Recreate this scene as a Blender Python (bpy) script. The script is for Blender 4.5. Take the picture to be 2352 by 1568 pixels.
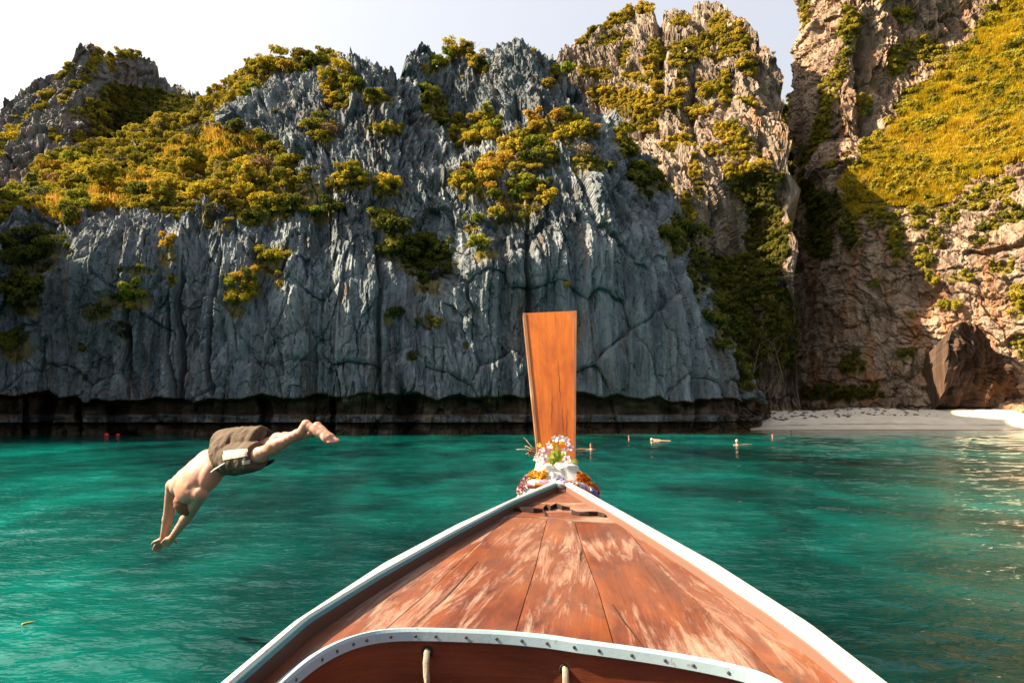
import bpy, bmesh, math, random
import numpy as np
from mathutils import Vector, Matrix
from mathutils.bvhtree import BVHTree

scene = bpy.context.scene
for o in list(bpy.data.objects):
    bpy.data.objects.remove(o)
COL = scene.collection
random.seed(7)
RNG = np.random.default_rng(11)

# ------------------------------------------------------------------ camera
CAM_H = 1.75
PITCH = math.radians(6.2)
cam_data = bpy.data.cameras.new("camera")
cam = bpy.data.objects.new("camera", cam_data)
COL.objects.link(cam)
cam.location = (0, 0, CAM_H)
cam.rotation_euler = (math.radians(90) + PITCH, 0, 0)
cam_data.sensor_width = 36
cam_data.lens = 24
cam_data.clip_start = 0.05
cam_data.clip_end = 9000
scene.camera = cam

# ------------------------------------------------------------------ sky, sun, exposure
SUN_EL = math.radians(42)
SUN_AZ = math.radians(-85)            # compass style: 0 = +Y, negative = to the left
SUN_DIR = Vector((math.sin(SUN_AZ) * math.cos(SUN_EL), math.cos(SUN_AZ) * math.cos(SUN_EL), math.sin(SUN_EL)))
world = bpy.data.worlds.new("World")
scene.world = world
world.use_nodes = True
wn = world.node_tree
wn.nodes.clear()
sky = wn.nodes.new("ShaderNodeTexSky")
sky.sky_type = 'NISHITA'
sky.sun_disc = False
sky.sun_elevation = SUN_EL
sky.sun_rotation = SUN_AZ
sky.air_density = 1.0
sky.dust_density = 10.0
sky.ozone_density = 1.6
bg = wn.nodes.new("ShaderNodeBackground")
bg.inputs['Strength'].default_value = 0.095
wo = wn.nodes.new("ShaderNodeOutputWorld")
gam = wn.nodes.new("ShaderNodeGamma")
gam.inputs['Gamma'].default_value = 0.8
veil = wn.nodes.new("ShaderNodeMixRGB")                 # a thin, even veil of high cloud
veil.inputs['Fac'].default_value = 0.45
veil.inputs['Color2'].default_value = (2.5, 2.44, 2.32, 1)
wn.links.new(sky.outputs[0], gam.inputs[0])
wn.links.new(gam.outputs[0], veil.inputs['Color1'])
wn.links.new(veil.outputs[0], bg.inputs[0])
wn.links.new(bg.outputs[0], wo.inputs[0])

sun_data = bpy.data.lights.new("sun", 'SUN')
sun_data.energy = 5.0
sun_data.angle = math.radians(0.5)
sun_data.color = (1.0, 0.82, 0.57)
sun = bpy.data.objects.new("sun", sun_data)
COL.objects.link(sun)
sun.rotation_euler = (-SUN_DIR).to_track_quat('-Z', 'Y').to_euler()

scene.view_settings.view_transform = 'Standard'
scene.view_settings.look = 'None'
scene.view_settings.gamma = 1
scene.view_settings.use_curve_mapping = False
scene.view_settings.exposure = 2.15
scene.render.engine = 'CYCLES'
scene.cycles.max_bounces = 6
scene.cycles.diffuse_bounces = 3
scene.cycles.glossy_bounces = 3
scene.cycles.transmission_bounces = 3
scene.cycles.caustics_reflective = False
scene.cycles.caustics_refractive = False
scene.cycles.use_denoising = True

# ------------------------------------------------------------------ helpers
CU, CV, FPX = 1176.0, 784.0, 1568.0      # centre and focal length of the reference grid used for measuring
SP, CP = math.sin(PITCH), math.cos(PITCH)


def unproj(u, v, Y):
    """A sight line through a measured point, taken to the distance Y in front of the camera."""
    u = np.asarray(u, float); v = np.asarray(v, float); Y = np.asarray(Y, float)
    xc = (u - CU) / FPX
    yc = (CV - v) / FPX
    dy = CP - yc * SP
    dz = SP + yc * CP
    t = Y / dy
    return np.stack(np.broadcast_arrays(xc * t, Y, CAM_H + dz * t), -1)


def P3(u, v, Y):
    return Vector(unproj(u, v, Y).tolist())


def on_plane(u, v, y0, z0, slope):
    """Where a sight line meets the plane z = z0 + slope*(y-y0)."""
    xc = (u - CU) / FPX
    yc = (CV - v) / FPX
    dy = CP - yc * SP
    dz = SP + yc * CP
    t = (z0 - slope * y0 - CAM_H) / (dz - slope * dy)
    return Vector((xc * t, dy * t, CAM_H + dz * t))


_G = np.array([[1,1,0],[-1,1,0],[1,-1,0],[-1,-1,0],[1,0,1],[-1,0,1],[1,0,-1],[-1,0,-1],
               [0,1,1],[0,-1,1],[0,1,-1],[0,-1,-1],[1,1,0],[-1,1,0],[0,-1,1],[0,-1,-1]], float)


def _hash(ix, iy, iz, seed=0):
    h = (ix.astype(np.uint32) * np.uint32(374761393) + iy.astype(np.uint32) * np.uint32(668265263)
         + iz.astype(np.uint32) * np.uint32(2246822519) + np.uint32((seed * 3266489917) & 0xffffffff))
    h ^= h >> np.uint32(15); h *= np.uint32(2246822519)
    h ^= h >> np.uint32(13); h *= np.uint32(3266489917)
    h ^= h >> np.uint32(16)
    return h


def perlin(x, y, z, seed=0):
    x, y, z = np.broadcast_arrays(x, y, z)
    fx = np.floor(x); fy = np.floor(y); fz = np.floor(z)
    ix = fx.astype(np.int64); iy = fy.astype(np.int64); iz = fz.astype(np.int64)
    dx = x - fx; dy = y - fy; dz = z - fz
    sx = dx*dx*dx*(dx*(dx*6-15)+10); sy = dy*dy*dy*(dy*(dy*6-15)+10); sz = dz*dz*dz*(dz*(dz*6-15)+10)
    out = 0
    for a in (0, 1):
        wx = sx if a else 1 - sx
        for b in (0, 1):
            wy = sy if b else 1 - sy
            for c in (0, 1):
                wz = sz if c else 1 - sz
                g = _G[(_hash(ix + a, iy + b, iz + c, seed) & np.uint32(15)).astype(np.int64)]
                out = out + wx*wy*wz*(g[..., 0]*(dx-a) + g[..., 1]*(dy-b) + g[..., 2]*(dz-c))
    return out


def fbm(x, y, z, octv=4, seed=0, gain=0.5):
    s = 0; a = 1; f = 1
    for k in range(octv):
        s = s + a * perlin(x*f, y*f, z*f, seed + k)
        a *= gain; f *= 2.03
    return s


def cells(x, z, seed=0):
    """2-D Voronoi: random value of the nearest cell, the local offset in it and the distance to its border."""
    fx = np.floor(x).astype(np.int64); fz = np.floor(z).astype(np.int64)
    d1 = np.full(x.shape, 9e9); d2 = np.full(x.shape, 9e9)
    val = np.zeros(x.shape); val2 = np.zeros(x.shape); oz = np.zeros(x.shape); ox = np.zeros(x.shape)
    for a in (-1, 0, 1):
        for b in (-1, 0, 1):
            h = _hash(fx + a, fz + b, np.zeros_like(fx), seed)
            px = fx + a + (h & np.uint32(1023)).astype(float) / 1023
            pz = fz + b + ((h >> np.uint32(10)) & np.uint32(1023)).astype(float) / 1023
            d = (px - x)**2 + (pz - z)**2
            near = d < d1
            d2 = np.where(near, d1, np.minimum(d2, d))
            hv = ((h >> np.uint32(20)) & np.uint32(1023)).astype(float) / 1023
            val = np.where(near, hv, val)
            val2 = np.where(near, ((h >> np.uint32(5)) & np.uint32(1023)).astype(float) / 1023, val2)
            oz = np.where(near, z - pz, oz); ox = np.where(near, x - px, ox)
            d1 = np.minimum(d1, d)
    return val, val2, ox, oz, np.sqrt(d2) - np.sqrt(d1)


def sstep(a, b, x):
    t = np.clip((x - a) / (b - a), 0, 1)
    return t*t*(3-2*t)


class TPS:
    """Smooth surface through scattered (u, v, value) points."""
    def __init__(self, pts, lam=1e-3):
        p = np.array(pts, float)
        self.c = p[:, :2] / 500.0
        n = len(p)
        K = self._k(self.c[:, None, :] - self.c[None, :, :]) + lam*np.eye(n)
        Q = np.hstack([np.ones((n, 1)), self.c])
        A = np.zeros((n+3, n+3)); A[:n, :n] = K; A[:n, n:] = Q; A[n:, :n] = Q.T
        self.w = np.linalg.solve(A, np.concatenate([p[:, 2], np.zeros(3)]))

    @staticmethod
    def _k(d):
        r2 = (d**2).sum(-1)
        return 0.5*r2*np.log(r2 + 1e-12)

    def __call__(self, u, v):
        q = np.stack([u, v], -1) / 500.0
        n = len(self.c)
        out = self.w[n] + self.w[n+1]*q[..., 0] + self.w[n+2]*q[..., 1]
        for i in range(n):
            out = out + self.w[i]*self._k(q - self.c[i])
        return out


def mesh_obj(name, verts, faces, mat=None, parent=None, smooth=False):
    me = bpy.data.meshes.new(name)
    me.from_pydata([tuple(v) for v in verts], [], faces)
    me.update()
    if smooth:
        me.polygons.foreach_set('use_smooth', [True]*len(me.polygons))
    o = bpy.data.objects.new(name, me)
    COL.objects.link(o)
    if mat: me.materials.append(mat)
    if parent: o.parent = parent
    return o


def quad_mesh(name, V, Q, mat=None, parent=None, smooth=True):
    """Fast mesh from numpy arrays: V (n,3), Q (m,4)."""
    me = bpy.data.meshes.new(name)
    V = np.ascontiguousarray(V, np.float32); Q = np.ascontiguousarray(Q, np.int32)
    k = Q.shape[1]
    me.vertices.add(len(V)); me.vertices.foreach_set('co', V.ravel())
    me.loops.add(Q.size); me.loops.foreach_set('vertex_index', Q.ravel())
    me.polygons.add(len(Q))
    me.polygons.foreach_set('loop_start', np.arange(0, Q.size, k, dtype=np.int32))
    me.polygons.foreach_set('loop_total', np.full(len(Q), k, np.int32))
    me.polygons.foreach_set('use_smooth', np.full(len(Q), smooth, bool))
    me.update(calc_edges=True)
    o = bpy.data.objects.new(name, me)
    COL.objects.link(o)
    if mat: me.materials.append(mat)
    if parent: o.parent = parent
    return o


def attr(o, name, arr):
    a = o.data.attributes.new(name, 'FLOAT', 'POINT')
    a.data.foreach_set('value', np.ascontiguousarray(arr, np.float32).ravel())


def grid_quads(nr, nc):
    i = np.arange(nr*nc).reshape(nr, nc)
    return np.stack([i[:-1, :-1], i[:-1, 1:], i[1:, 1:], i[1:, :-1]], -1).reshape(-1, 4)


def tag(o, label=None, cat=None, group=None, kind=None):
    if label: o['label'] = label
    if cat: o['category'] = cat
    if group: o['group'] = group
    if kind: o['kind'] = kind
    return o


def empty(name, loc, label, cat, group=None):
    o = bpy.data.objects.new(name, None)
    o.empty_display_size = 0.1
    COL.objects.link(o)
    o.location = loc
    return tag(o, label, cat, group)


def adopt(o, root):
    """Parent o to root, keeping where it stands (root has no rotation)."""
    o.parent = root
    o.matrix_parent_inverse = Matrix.Translation(-Vector(root.location))
    return o


def in_poly(u, v, poly):
    u = np.asarray(u); v = np.asarray(v)
    r = np.zeros(u.shape, bool)
    n = len(poly)
    for i in range(n):
        x1, y1 = poly[i]; x2, y2 = poly[(i+1) % n]
        if y1 == y2: continue
        c = ((y1 > v) != (y2 > v)) & (u < (x2-x1)*(v-y1)/(y2-y1) + x1)
        r ^= c
    return r


# ------------------------------------------------------------------ materials
class NT:
    def __init__(self, name):
        self.m = bpy.data.materials.new(name)
        self.m.use_nodes = True
        self.t = self.m.node_tree
        self.t.nodes.clear()
        self.out = self.t.nodes.new("ShaderNodeOutputMaterial")

    def n(self, typ, ins=None, **kw):
        nd = self.t.nodes.new("ShaderNode" + typ)
        for k, v in kw.items(): setattr(nd, k, v)
        for k, v in (ins or {}).items():
            s = nd.inputs[k]
            if isinstance(v, bpy.types.NodeSocket): self.t.links.new(v, s)
            else: s.default_value = v
        return nd

    def coord(self, which='Object'):
        return self.n("TexCoord").outputs[which]

    def map(self, vec, scale=(1, 1, 1), loc=(0, 0, 0), rot=(0, 0, 0)):
        return self.n("Mapping", {'Vector': vec, 'Scale': scale, 'Location': loc, 'Rotation': rot}).outputs[0]

    def noise(self, vec, scale=1, detail=4, rough=.55, dist=0):
        return self.n("TexNoise", {'Vector': vec, 'Scale': scale, 'Detail': detail, 'Roughness': rough, 'Distortion': dist}).outputs[0]

    def ramp(self, fac, stops, interp='LINEAR'):
        nd = self.n("ValToRGB", {'Fac': fac})
        cr = nd.color_ramp
        cr.interpolation = interp
        while len(cr.elements) < len(stops): cr.elements.new(0.5)
        for e, (p, c) in zip(cr.elements, stops):
            e.position = p
            e.color = (c, c, c, 1) if isinstance(c, (int, float)) else (*c, 1)
        return nd.outputs[0]

    def mix(self, fac, a, b, blend='MIX'):
        nd = self.n("MixRGB", blend_type=blend)
        for k, v in (('Fac', fac), ('Color1', a), ('Color2', b)):
            s = nd.inputs[k]
            if isinstance(v, bpy.types.NodeSocket): self.t.links.new(v, s)
            elif k == 'Fac': s.default_value = v
            else: s.default_value = (*v, 1) if len(v) == 3 else v
        return nd.outputs[0]

    def math(self, op, a, b=0.0, c=0.0):
        nd = self.n("Math", operation=op)
        for i, v in enumerate((a, b, c)):
            if isinstance(v, bpy.types.NodeSocket): self.t.links.new(v, nd.inputs[i])
            else: nd.inputs[i].default_value = v
        return nd.outputs[0]

    def attr(self, name):
        return self.n("Attribute", attribute_name=name).outputs['Fac']

    def bump(self, h, strength=.5, dist=.05, normal=None):
        ins = {'Height': h, 'Strength': strength, 'Distance': dist}
        if normal: ins['Normal'] = normal
        return self.n("Bump", ins).outputs[0]

    def bsdf(self, color, rough=.7, normal=None, spec=.3, coat=0.0, **kw):
        ins = {'Base Color': color if isinstance(color, bpy.types.NodeSocket) else (*color, 1),
               'Roughness': rough, 'Specular IOR Level': spec, 'Coat Weight': coat}
        if normal: ins['Normal'] = normal
        ins.update(kw)
        return self.n("BsdfPrincipled", ins).outputs[0]

    def dim(self, c, k):
        return self.mix(1.0, c, (k, k, k), 'MULTIPLY')

    def done(self, shader):
        self.t.links.new(shader, self.out.inputs[0])
        return self.m


def plain(name, col, rough=.6, spec=.3, var=.12, scale=30, coat=0):
    t = NT(name)
    nz = t.noise(t.coord(), scale, 4)
    lo = tuple(c*(1-var) for c in col); hi = tuple(min(1, c*(1+var)) for c in col)
    c = t.dim(t.ramp(nz, [(.3, lo), (.7, hi)]), .76)
    return t.done(t.bsdf(c, rough, spec=spec, coat=coat))


ROCK_TONE = .80


def rock_material(name, dark, mid, light, stain, soil):
    t = NT(name)
    co = t.coord('Object')
    st = t.noise(t.map(co, (.55, .55, .07)), 1.0, 8, .62, .3)          # vertical streaks
    fine = t.noise(t.map(co, (2.2, 2.2, .35)), 1.0, 6, .65)
    big = t.noise(co, .11, 3, .5)
    c = t.ramp(st, [(.34, dark), (.5, mid), (.62, light)])
    c = t.mix(t.math('MULTIPLY', t.ramp(fine, [(.35, 0.0), (.75, 1.0)]), .45), c, light)
    c = t.mix(t.ramp(big, [(.45, 0.0), (.7, .45)]), c, dark)
    pale = t.noise(t.map(co, (.16, .16, .05), (3, 1, 2)), 1.0, 5, .6)
    c = t.mix(t.math('MULTIPLY', t.ramp(pale, [(.48, 0.0), (.66, 1.0)]), t.ramp(st, [(.35, .25), (.6, .8)])), c, light)
    sn = t.noise(t.map(co, (.35, .35, .09)), 1.0, 5, .6)
    c = t.mix(t.math('MULTIPLY', t.ramp(sn, [(.5, 0.0), (.68, 1.0)]), t.attr('stain')), c, stain)
    vs = t.noise(t.map(co, (1.5, 1.5, .022), (7, 2, 5)), 1.0, 5, .62)
    c = t.mix(t.math('MULTIPLY', t.ramp(vs, [(.46, 0.0), (.60, 1.0)]), t.attr('streak')), c, light)
    rs = t.noise(t.map(co, (.9, .9, .06), (4, 9, 1)), 1.0, 5, .6)
    c = t.mix(t.ramp(rs, [(.57, 0.0), (.70, .6)]), c, stain)
    blk = t.noise(t.map(co, (1.3, 1.3, .05)), 1.0, 5, .6)
    c = t.mix(t.ramp(blk, [(.55, 0.0), (.72, .55)]), c, tuple(x*.45 for x in dark))
    # wave-washed, algae-black foot of the cliff
    wet = t.noise(t.map(co, (.3, .3, 1.2)), 1.0, 4, .6)
    wcol = t.ramp(wet, [(.3, (.045, .030, .019)), (.55, (.12, .082, .053)), (.75, (.26, .20, .145))])
    c = t.mix(t.attr('wet'), c, wcol)
    sg = t.noise(co, .9, 5, .65)
    soilc = t.ramp(sg, [(.3, soil[0]), (.55, soil[1]), (.75, soil[2])])
    c = t.mix(t.attr('veg'), c, soilc)
    c = t.dim(c, ROCK_TONE)
    h = t.math('ADD', t.noise(t.map(co, (3.2, 3.2, .6)), 1.0, 6, .7), t.math('MULTIPLY', t.noise(co, 5, 4, .7), .5))
    nrm = t.bump(h, 0.9, .22)
    return t.done(t.bsdf(c, .85, nrm, spec=.2))
# ------------------------------------------------------------------ cliffs
SOIL = ((.09, .075, .018), (.20, .15, .026), (.30, .21, .045))
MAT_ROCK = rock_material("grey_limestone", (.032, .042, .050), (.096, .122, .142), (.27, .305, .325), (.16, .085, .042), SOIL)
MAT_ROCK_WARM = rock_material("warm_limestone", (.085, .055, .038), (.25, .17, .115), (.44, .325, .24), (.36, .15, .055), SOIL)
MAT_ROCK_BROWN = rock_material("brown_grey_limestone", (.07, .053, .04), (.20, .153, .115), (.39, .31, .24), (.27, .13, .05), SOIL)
MAT_ROCK_SHADE = rock_material("shade_brown_rock", (.025, .016, .011), (.06, .036, .024), (.13, .085, .06), (.12, .05, .022), SOIL)  # stone darkened so that the boulder looks shadowed
MAT_ROCK_FAR = rock_material("far_limestone", (.05, .05, .05), (.115, .115, .112), (.21, .205, .195), (.2, .10, .04), SOIL)


def ell(u, v, lst, wob):
    """Soft cover mask of leaning ellipses (u, v, ru, rv, angle); wob breaks their outline up."""
    m = np.zeros(u.shape)
    for e in lst:
        cu, cv, ru, rv = e[:4]
        a = math.radians(e[4]) if len(e) > 4 else 0
        du = (u-cu)*math.cos(a) + (v-cv)*math.sin(a)
        dv = -(u-cu)*math.sin(a) + (v-cv)*math.cos(a)
        m = np.maximum(m, 1.02 - np.sqrt((du/ru)**2 + (dv/rv)**2) + wob)
    return np.clip(m*3.0, 0, 1)


SHEETS = {}


def cliff_sheet(key, name, us, tops, bot, ctrl, mat, nv, disp, veg, stain=None, crest_amp=6, back=(40, 26), wet=None, pits=None, tpow=1.0, nback=26, seed=1, streak=None, inward=.55):
    us = np.asarray(us, float)
    nu = len(us)
    tu, tv = np.array(tops, float).T
    vt = np.interp(us, tu, tv)
    vt = vt - crest_amp*(np.abs(perlin(us/14.0, 0.3, seed, seed))*1.6 + .9*np.abs(perlin(us/5.0, 1.3, seed, seed)) - .5)
    t = np.linspace(0, 1, nv)**tpow
    U = np.broadcast_to(us, (nv, nu)).copy()
    V = bot + (vt[None, :] - bot)*t[:, None]
    tp = TPS(ctrl)
    gu = np.linspace(us[0], us[-1], 140); gv = np.linspace(min(vt.min(), bot), bot, 120)
    D0 = tp(*np.meshgrid(gu, gv))                                   # coarse grid, then bilinear
    fu = np.clip((U-gu[0])/(gu[-1]-gu[0])*139, 0, 138.999); fv = np.clip((V-gv[0])/(gv[-1]-gv[0])*119, 0, 118.999)
    iu = fu.astype(int); iv = fv.astype(int); fu -= iu; fv -= iv
    Y = (D0[iv, iu]*(1-fu)*(1-fv) + D0[iv, iu+1]*fu*(1-fv) + D0[iv+1, iu]*(1-fu)*fv + D0[iv+1, iu+1]*fu*fv)
    P = unproj(U, V, Y)
    du = np.gradient(P, axis=1); dv = np.gradient(P, axis=0)
    N = np.cross(du, dv); N /= np.linalg.norm(N, axis=-1, keepdims=True) + 1e-9
    x, y, z = P[..., 0], P[..., 1], P[..., 2]
    wob = .35*fbm(U/60., V/40., seed, 3, seed+5)
    M = veg(U, V, wob)
    d = disp(x, y, z, U, V, M)
    # fade the relief at the very crest so that the outline keeps its measured height
    P = P + N*d[..., None]
    if wet is not None:
        P, W = wet(P, U, V)
    else:
        W = np.zeros(U.shape)
    S = stain(U, V) if stain is not None else np.full(U.shape, .5)
    # the back of the massif: from the crest away and down
    cr = P[-1]; k = np.linspace(0, 1, nback+1)[1:]
    bl, bd = back
    B = np.repeat(cr[None], nback, 0).copy()
    B[..., 1] += (k*bl)[:, None]
    B[..., 0] += (k*bl)[:, None]*(cr[:, 0]/np.maximum(cr[:, 1], 1))[None, :]*inward
    lump = fbm(B[..., 0]*.12, B[..., 1]*.12, seed*1.7, 3, seed+9)*5*np.minimum(1, k*4)[:, None]
    B[..., 2] = np.maximum(-1.0, cr[None, :, 2] - bd*(k[:, None]**1.5) + lump - .6)
    full = np.concatenate([P, B], 0)
    o = quad_mesh(name, full.reshape(-1, 3), grid_quads(nv+nback, nu), mat, smooth=False)
    pad = lambda A, f: np.concatenate([A, np.repeat(A[-1:]*0 + f, nback, 0)], 0).ravel()
    attr(o, 'veg', np.concatenate([M*M*.8, np.full((nback, nu), .4)], 0))
    attr(o, 'stain', pad(S, .4)); attr(o, 'streak', pad(streak(U, V) if streak else U*0, 0)); attr(o, 'wet', pad(W, 0))
    # shading normals for planting
    du = np.gradient(P, axis=1); dv = np.gradient(P, axis=0)
    SHEETS[key] = dict(P=P, U=U, V=V, M=M, N=N, us=us, vt=vt, obj=o)
    return o


def karst(x, y, z, amp=1.0, seed=0, sx=1.0):
    """Fluted, bladed limestone relief in metres, outwards."""
    xx = x + y*.35
    wx = xx + .7*perlin(xx*.25, y*.2, z*.12, seed) + .22*perlin(xx*.9, y*.3, z*.5, seed+1) + .10*perlin(xx*2.5, y*.8, z*1.6, seed+11)
    wz = z + 2.0*perlin(xx*.2, 3.1, z*.15, seed+2) + .7*perlin(xx*1.1, 3.1, z*.4, seed+12)
    d = 2.0*perlin(xx*.09, y*.05, z*.045, seed+3) + 1.0*perlin(xx*.22, y*.1, z*.09, seed+4)
    for (cx, cz, a, s) in ((4.2, 11, 1.25, 20), (1.7, 5.5, .85, 21), (.75, 2.4, .50, 22), (.36, 1.1, .24, 23)):
        val, v2, ox, oz, bd = cells(wx/(cx*sx), wz/cz, seed+s)
        tilt = (v2-.35)*1.3
        d = d + a*((val-.5) - tilt*oz*.9 + (v2-.5)*ox*1.1) - a*.22*np.exp(-(bd*12)**2)
    hole = perlin(wx*.55, y*.3, wz*.22, seed+13)                     # clefts and solution holes
    d = d - 1.5*np.clip(hole-.28, 0, 1)/.4
    for (f, fz, a, s) in ((.8, .10, .40, 6), (1.9, .26, .30, 7), (4.2, .8, .16, 8)):
        r = 1-np.abs(perlin(wx*f/sx, y*f*.3, z*fz, seed+s))*2.4; d = d + a*np.sign(r)*r*r
    d = d + .16*perlin(xx*1.6, y*1.6, z*1.4, seed+9) + .10*perlin(xx*3.6, y*3.6, z*3, seed+10)
    return d*amp


# ---- the main wall ----
MAIN_TOP = [(-260, 120), (-170, 250), (-70, 420), (0, 455), (40, 425), (100, 365), (200, 332), (300, 300), (400, 296), (450, 268), (475, 232), (520, 200),  # left of zero: unseen buttress added to shade the lower-left wall
            (560, 172), (600, 142), (640, 124), (700, 134), (760, 124), (790, 140), (850, 149), (900, 154), (926, 166), (934, 124), (952, 112), (970, 106),
            (1003, 118), (1010, 138), (1060, 110), (1120, 127), (1160, 122), (1212, 106), (1240, 124), (1300, 140), (1312, 172), (1349, 214), (1366, 248),
            (1414, 262), (1430, 290), (1478, 352), (1522, 412), (1560, 494), (1604, 600), (1636, 680), (1670, 760), (1712, 855), (1738, 905), (1752, 935), (1766, 985), (1800, 1000)]
MAIN_CTRL = [(-260, 1000, 44), (-260, 700, 46), (-260, 400, 49), (-260, 150, 53), (-150, 1000, 53), (-150, 700, 55), (-150, 450, 60), (0, 1000, 62), (0, 900, 62), (0, 700, 64), (0, 560, 66), (0, 470, 74), (60, 430, 84),  # negative columns swing forward out of view to cast that shade
             (150, 520, 68), (150, 430, 80), (200, 340, 98), (400, 1000, 63), (400, 700, 64), (350, 500, 68), (350, 400, 80), (330, 305, 98), (450, 300, 98),
             (800, 1000, 64), (800, 700, 65.5), (600, 520, 68), (600, 400, 75), (560, 280, 84), (560, 190, 94), (640, 130, 95), (750, 520, 68.5), (760, 400, 72), (760, 260, 80), (760, 140, 88),
             (980, 900, 65), (980, 690, 68.5), (980, 600, 72.5), (950, 540, 73), (900, 640, 67), (1070, 620, 67), (900, 350, 75), (900, 170, 86), (1000, 450, 72.5),
             (1080, 320, 84), (1060, 270, 88), (1060, 130, 95), (1180, 250, 84), (1200, 120, 90), (1200, 1000, 66), (1200, 700, 67.5), (1150, 480, 70.5), (1220, 370, 76), (1300, 300, 80), (1300, 150, 92),
             (1400, 900, 68.5), (1400, 650, 70), (1400, 480, 73), (1400, 330, 80), (1420, 270, 86), (1550, 900, 71), (1550, 700, 73), (1530, 520, 79), (1500, 380, 88),
             (1650, 960, 75), (1650, 800, 77), (1600, 640, 79), (1600, 520, 92), (1690, 900, 80), (1700, 720, 88), (1690, 580, 95), (1740, 580, 99), (1740, 900, 90), (1790, 940, 108)]
VEG_MAIN = [(740, 140, 60, 20), (790, 200, 60, 22), (690, 150, 50, 25), (740, 300, 34, 26), (870, 230, 50, 18), (890, 295, 50, 12), (620, 595, 55, 42, -35), (640, 650, 18, 25), (575, 655, 30, 30),
            (700, 430, 40, 40), (790, 410, 60, 34), (890, 430, 45, 26), (885, 505, 38, 36), (745, 487, 55, 14, -10), (970, 600, 80, 60), (985, 660, 50, 42), (905, 570, 34, 50), (1100, 305, 95, 36), (1000, 250, 30, 60, -30),
            (1060, 122, 70, 16), (1000, 150, 45, 14), (1110, 165, 25, 14), (1270, 320, 110, 40, -10), (1340, 285, 60, 20), (1200, 375, 85, 40), (1090, 425, 62, 42), (1205, 450, 68, 52), (1115, 582, 46, 18), (1075, 515, 26, 16),
            (1140, 495, 20, 10), (1280, 178, 22, 12), (1255, 210, 14, 10), (1490, 410, 46, 42), (1550, 540, 36, 60), (1592, 640, 24, 60), (1650, 720, 38, 100), (1702, 840, 34, 70), (1450, 330, 40, 40), (1350, 385, 50, 28),
            (80, 600, 85, 50), (230, 720, 45, 24), (60, 690, 70, 50), (290, 690, 70, 26), (385, 600, 26, 22), (320, 628, 50, 9), (160, 590, 22, 9), (480, 512, 22, 26), (522, 530, 16, 11), (398, 652, 14, 18), (545, 690, 30, 30), (40, 800, 60, 40), (290, 760, 20, 28),
            (550, 720, 22, 20), (780, 225, 30, 40), (640, 370, 30, 40), (985, 745, 12, 25), (945, 825, 8, 14), (890, 735, 14, 14), (195, 798, 10, 12), (1070, 800, 8, 10)]
POLY_MAIN = [(-260, 560), (0, 450), (40, 425), (100, 360), (200, 322), (300, 290), (400, 285), (450, 258), (475, 222), (600, 132), (660, 118), (640, 170), (585, 225), (545, 262), (500, 315),
             (600, 320), (640, 345), (620, 400), (700, 400), (720, 470), (660, 500), (560, 520), (470, 470), (420, 510), (330, 492), (250, 475), (170, 525), (60, 500), (-260, 640)]


def veg_main(U, V, wob):
    m = ell(U, V, VEG_MAIN, wob)
    Uw = U + wob*50; Vw = V + wob*35
    p = in_poly(Uw, Vw, POLY_MAIN)
    return np.maximum(m, p*1.0)


def disp_main(x, y, z, U, V, M):
    d = karst(x, y, z, 1.0, 1)
    calm = sstep(520, 760, V)*sstep(1240, 1330, U)*.45                # the smoother slab right of the prow board
    low = sstep(430, 600, V)
    xx = x + y*.35 + .5*perlin(x*.3, y*.2, z*.07, 84) + .12*perlin(x*1.1, y*.6, z*.4, 85)
    pipes = .75*(1-2.4*np.abs(perlin(xx*.30, .3, z*.016, 86))) + .40*(1-2.4*np.abs(perlin(xx*.75, .6, z*.03, 87))) + .16*(1-2.4*np.abs(perlin(xx*1.9, .9, z*.06, 88)))
    slab, _, sx_, sz_, sb_ = cells((xx + .5*perlin(x*.5, y, z*.4, 89))/4.5, (z + 1.2*perlin(x*.3, y*.3, z*.2, 90))/7.0, 92)
    pipes = pipes + .9*(slab-.5) - .25*np.exp(-(sb_*16)**2)
    d = d*(1-calm)*(1-.52*low) + low*pipes
    # deep dark slots in the lower left of the wall
    for (cu, w, top, amp) in ((418, 7, 640, 2.4), (392, 5, 720, 1.6), (300, 6, 700, 1.6), (932, 7, 900, 2.0), (505, 5, 600, 1.5), (870, 6, 560, 1.6), (1212, 5, 480, 1.3)):
        wander = cu + 16*perlin(V/90., cu*.1, 0.5, 77)
        d = d - amp*np.exp(-((U-wander)/w)**2)*sstep(top-60, top+20, V)*(1-sstep(900, 930, V))
    soft = M*.3
    return d*(1-soft) + soft*(.5*fbm(x*.4, y*.4, z*.4, 3, 40)) - 0.15


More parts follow.
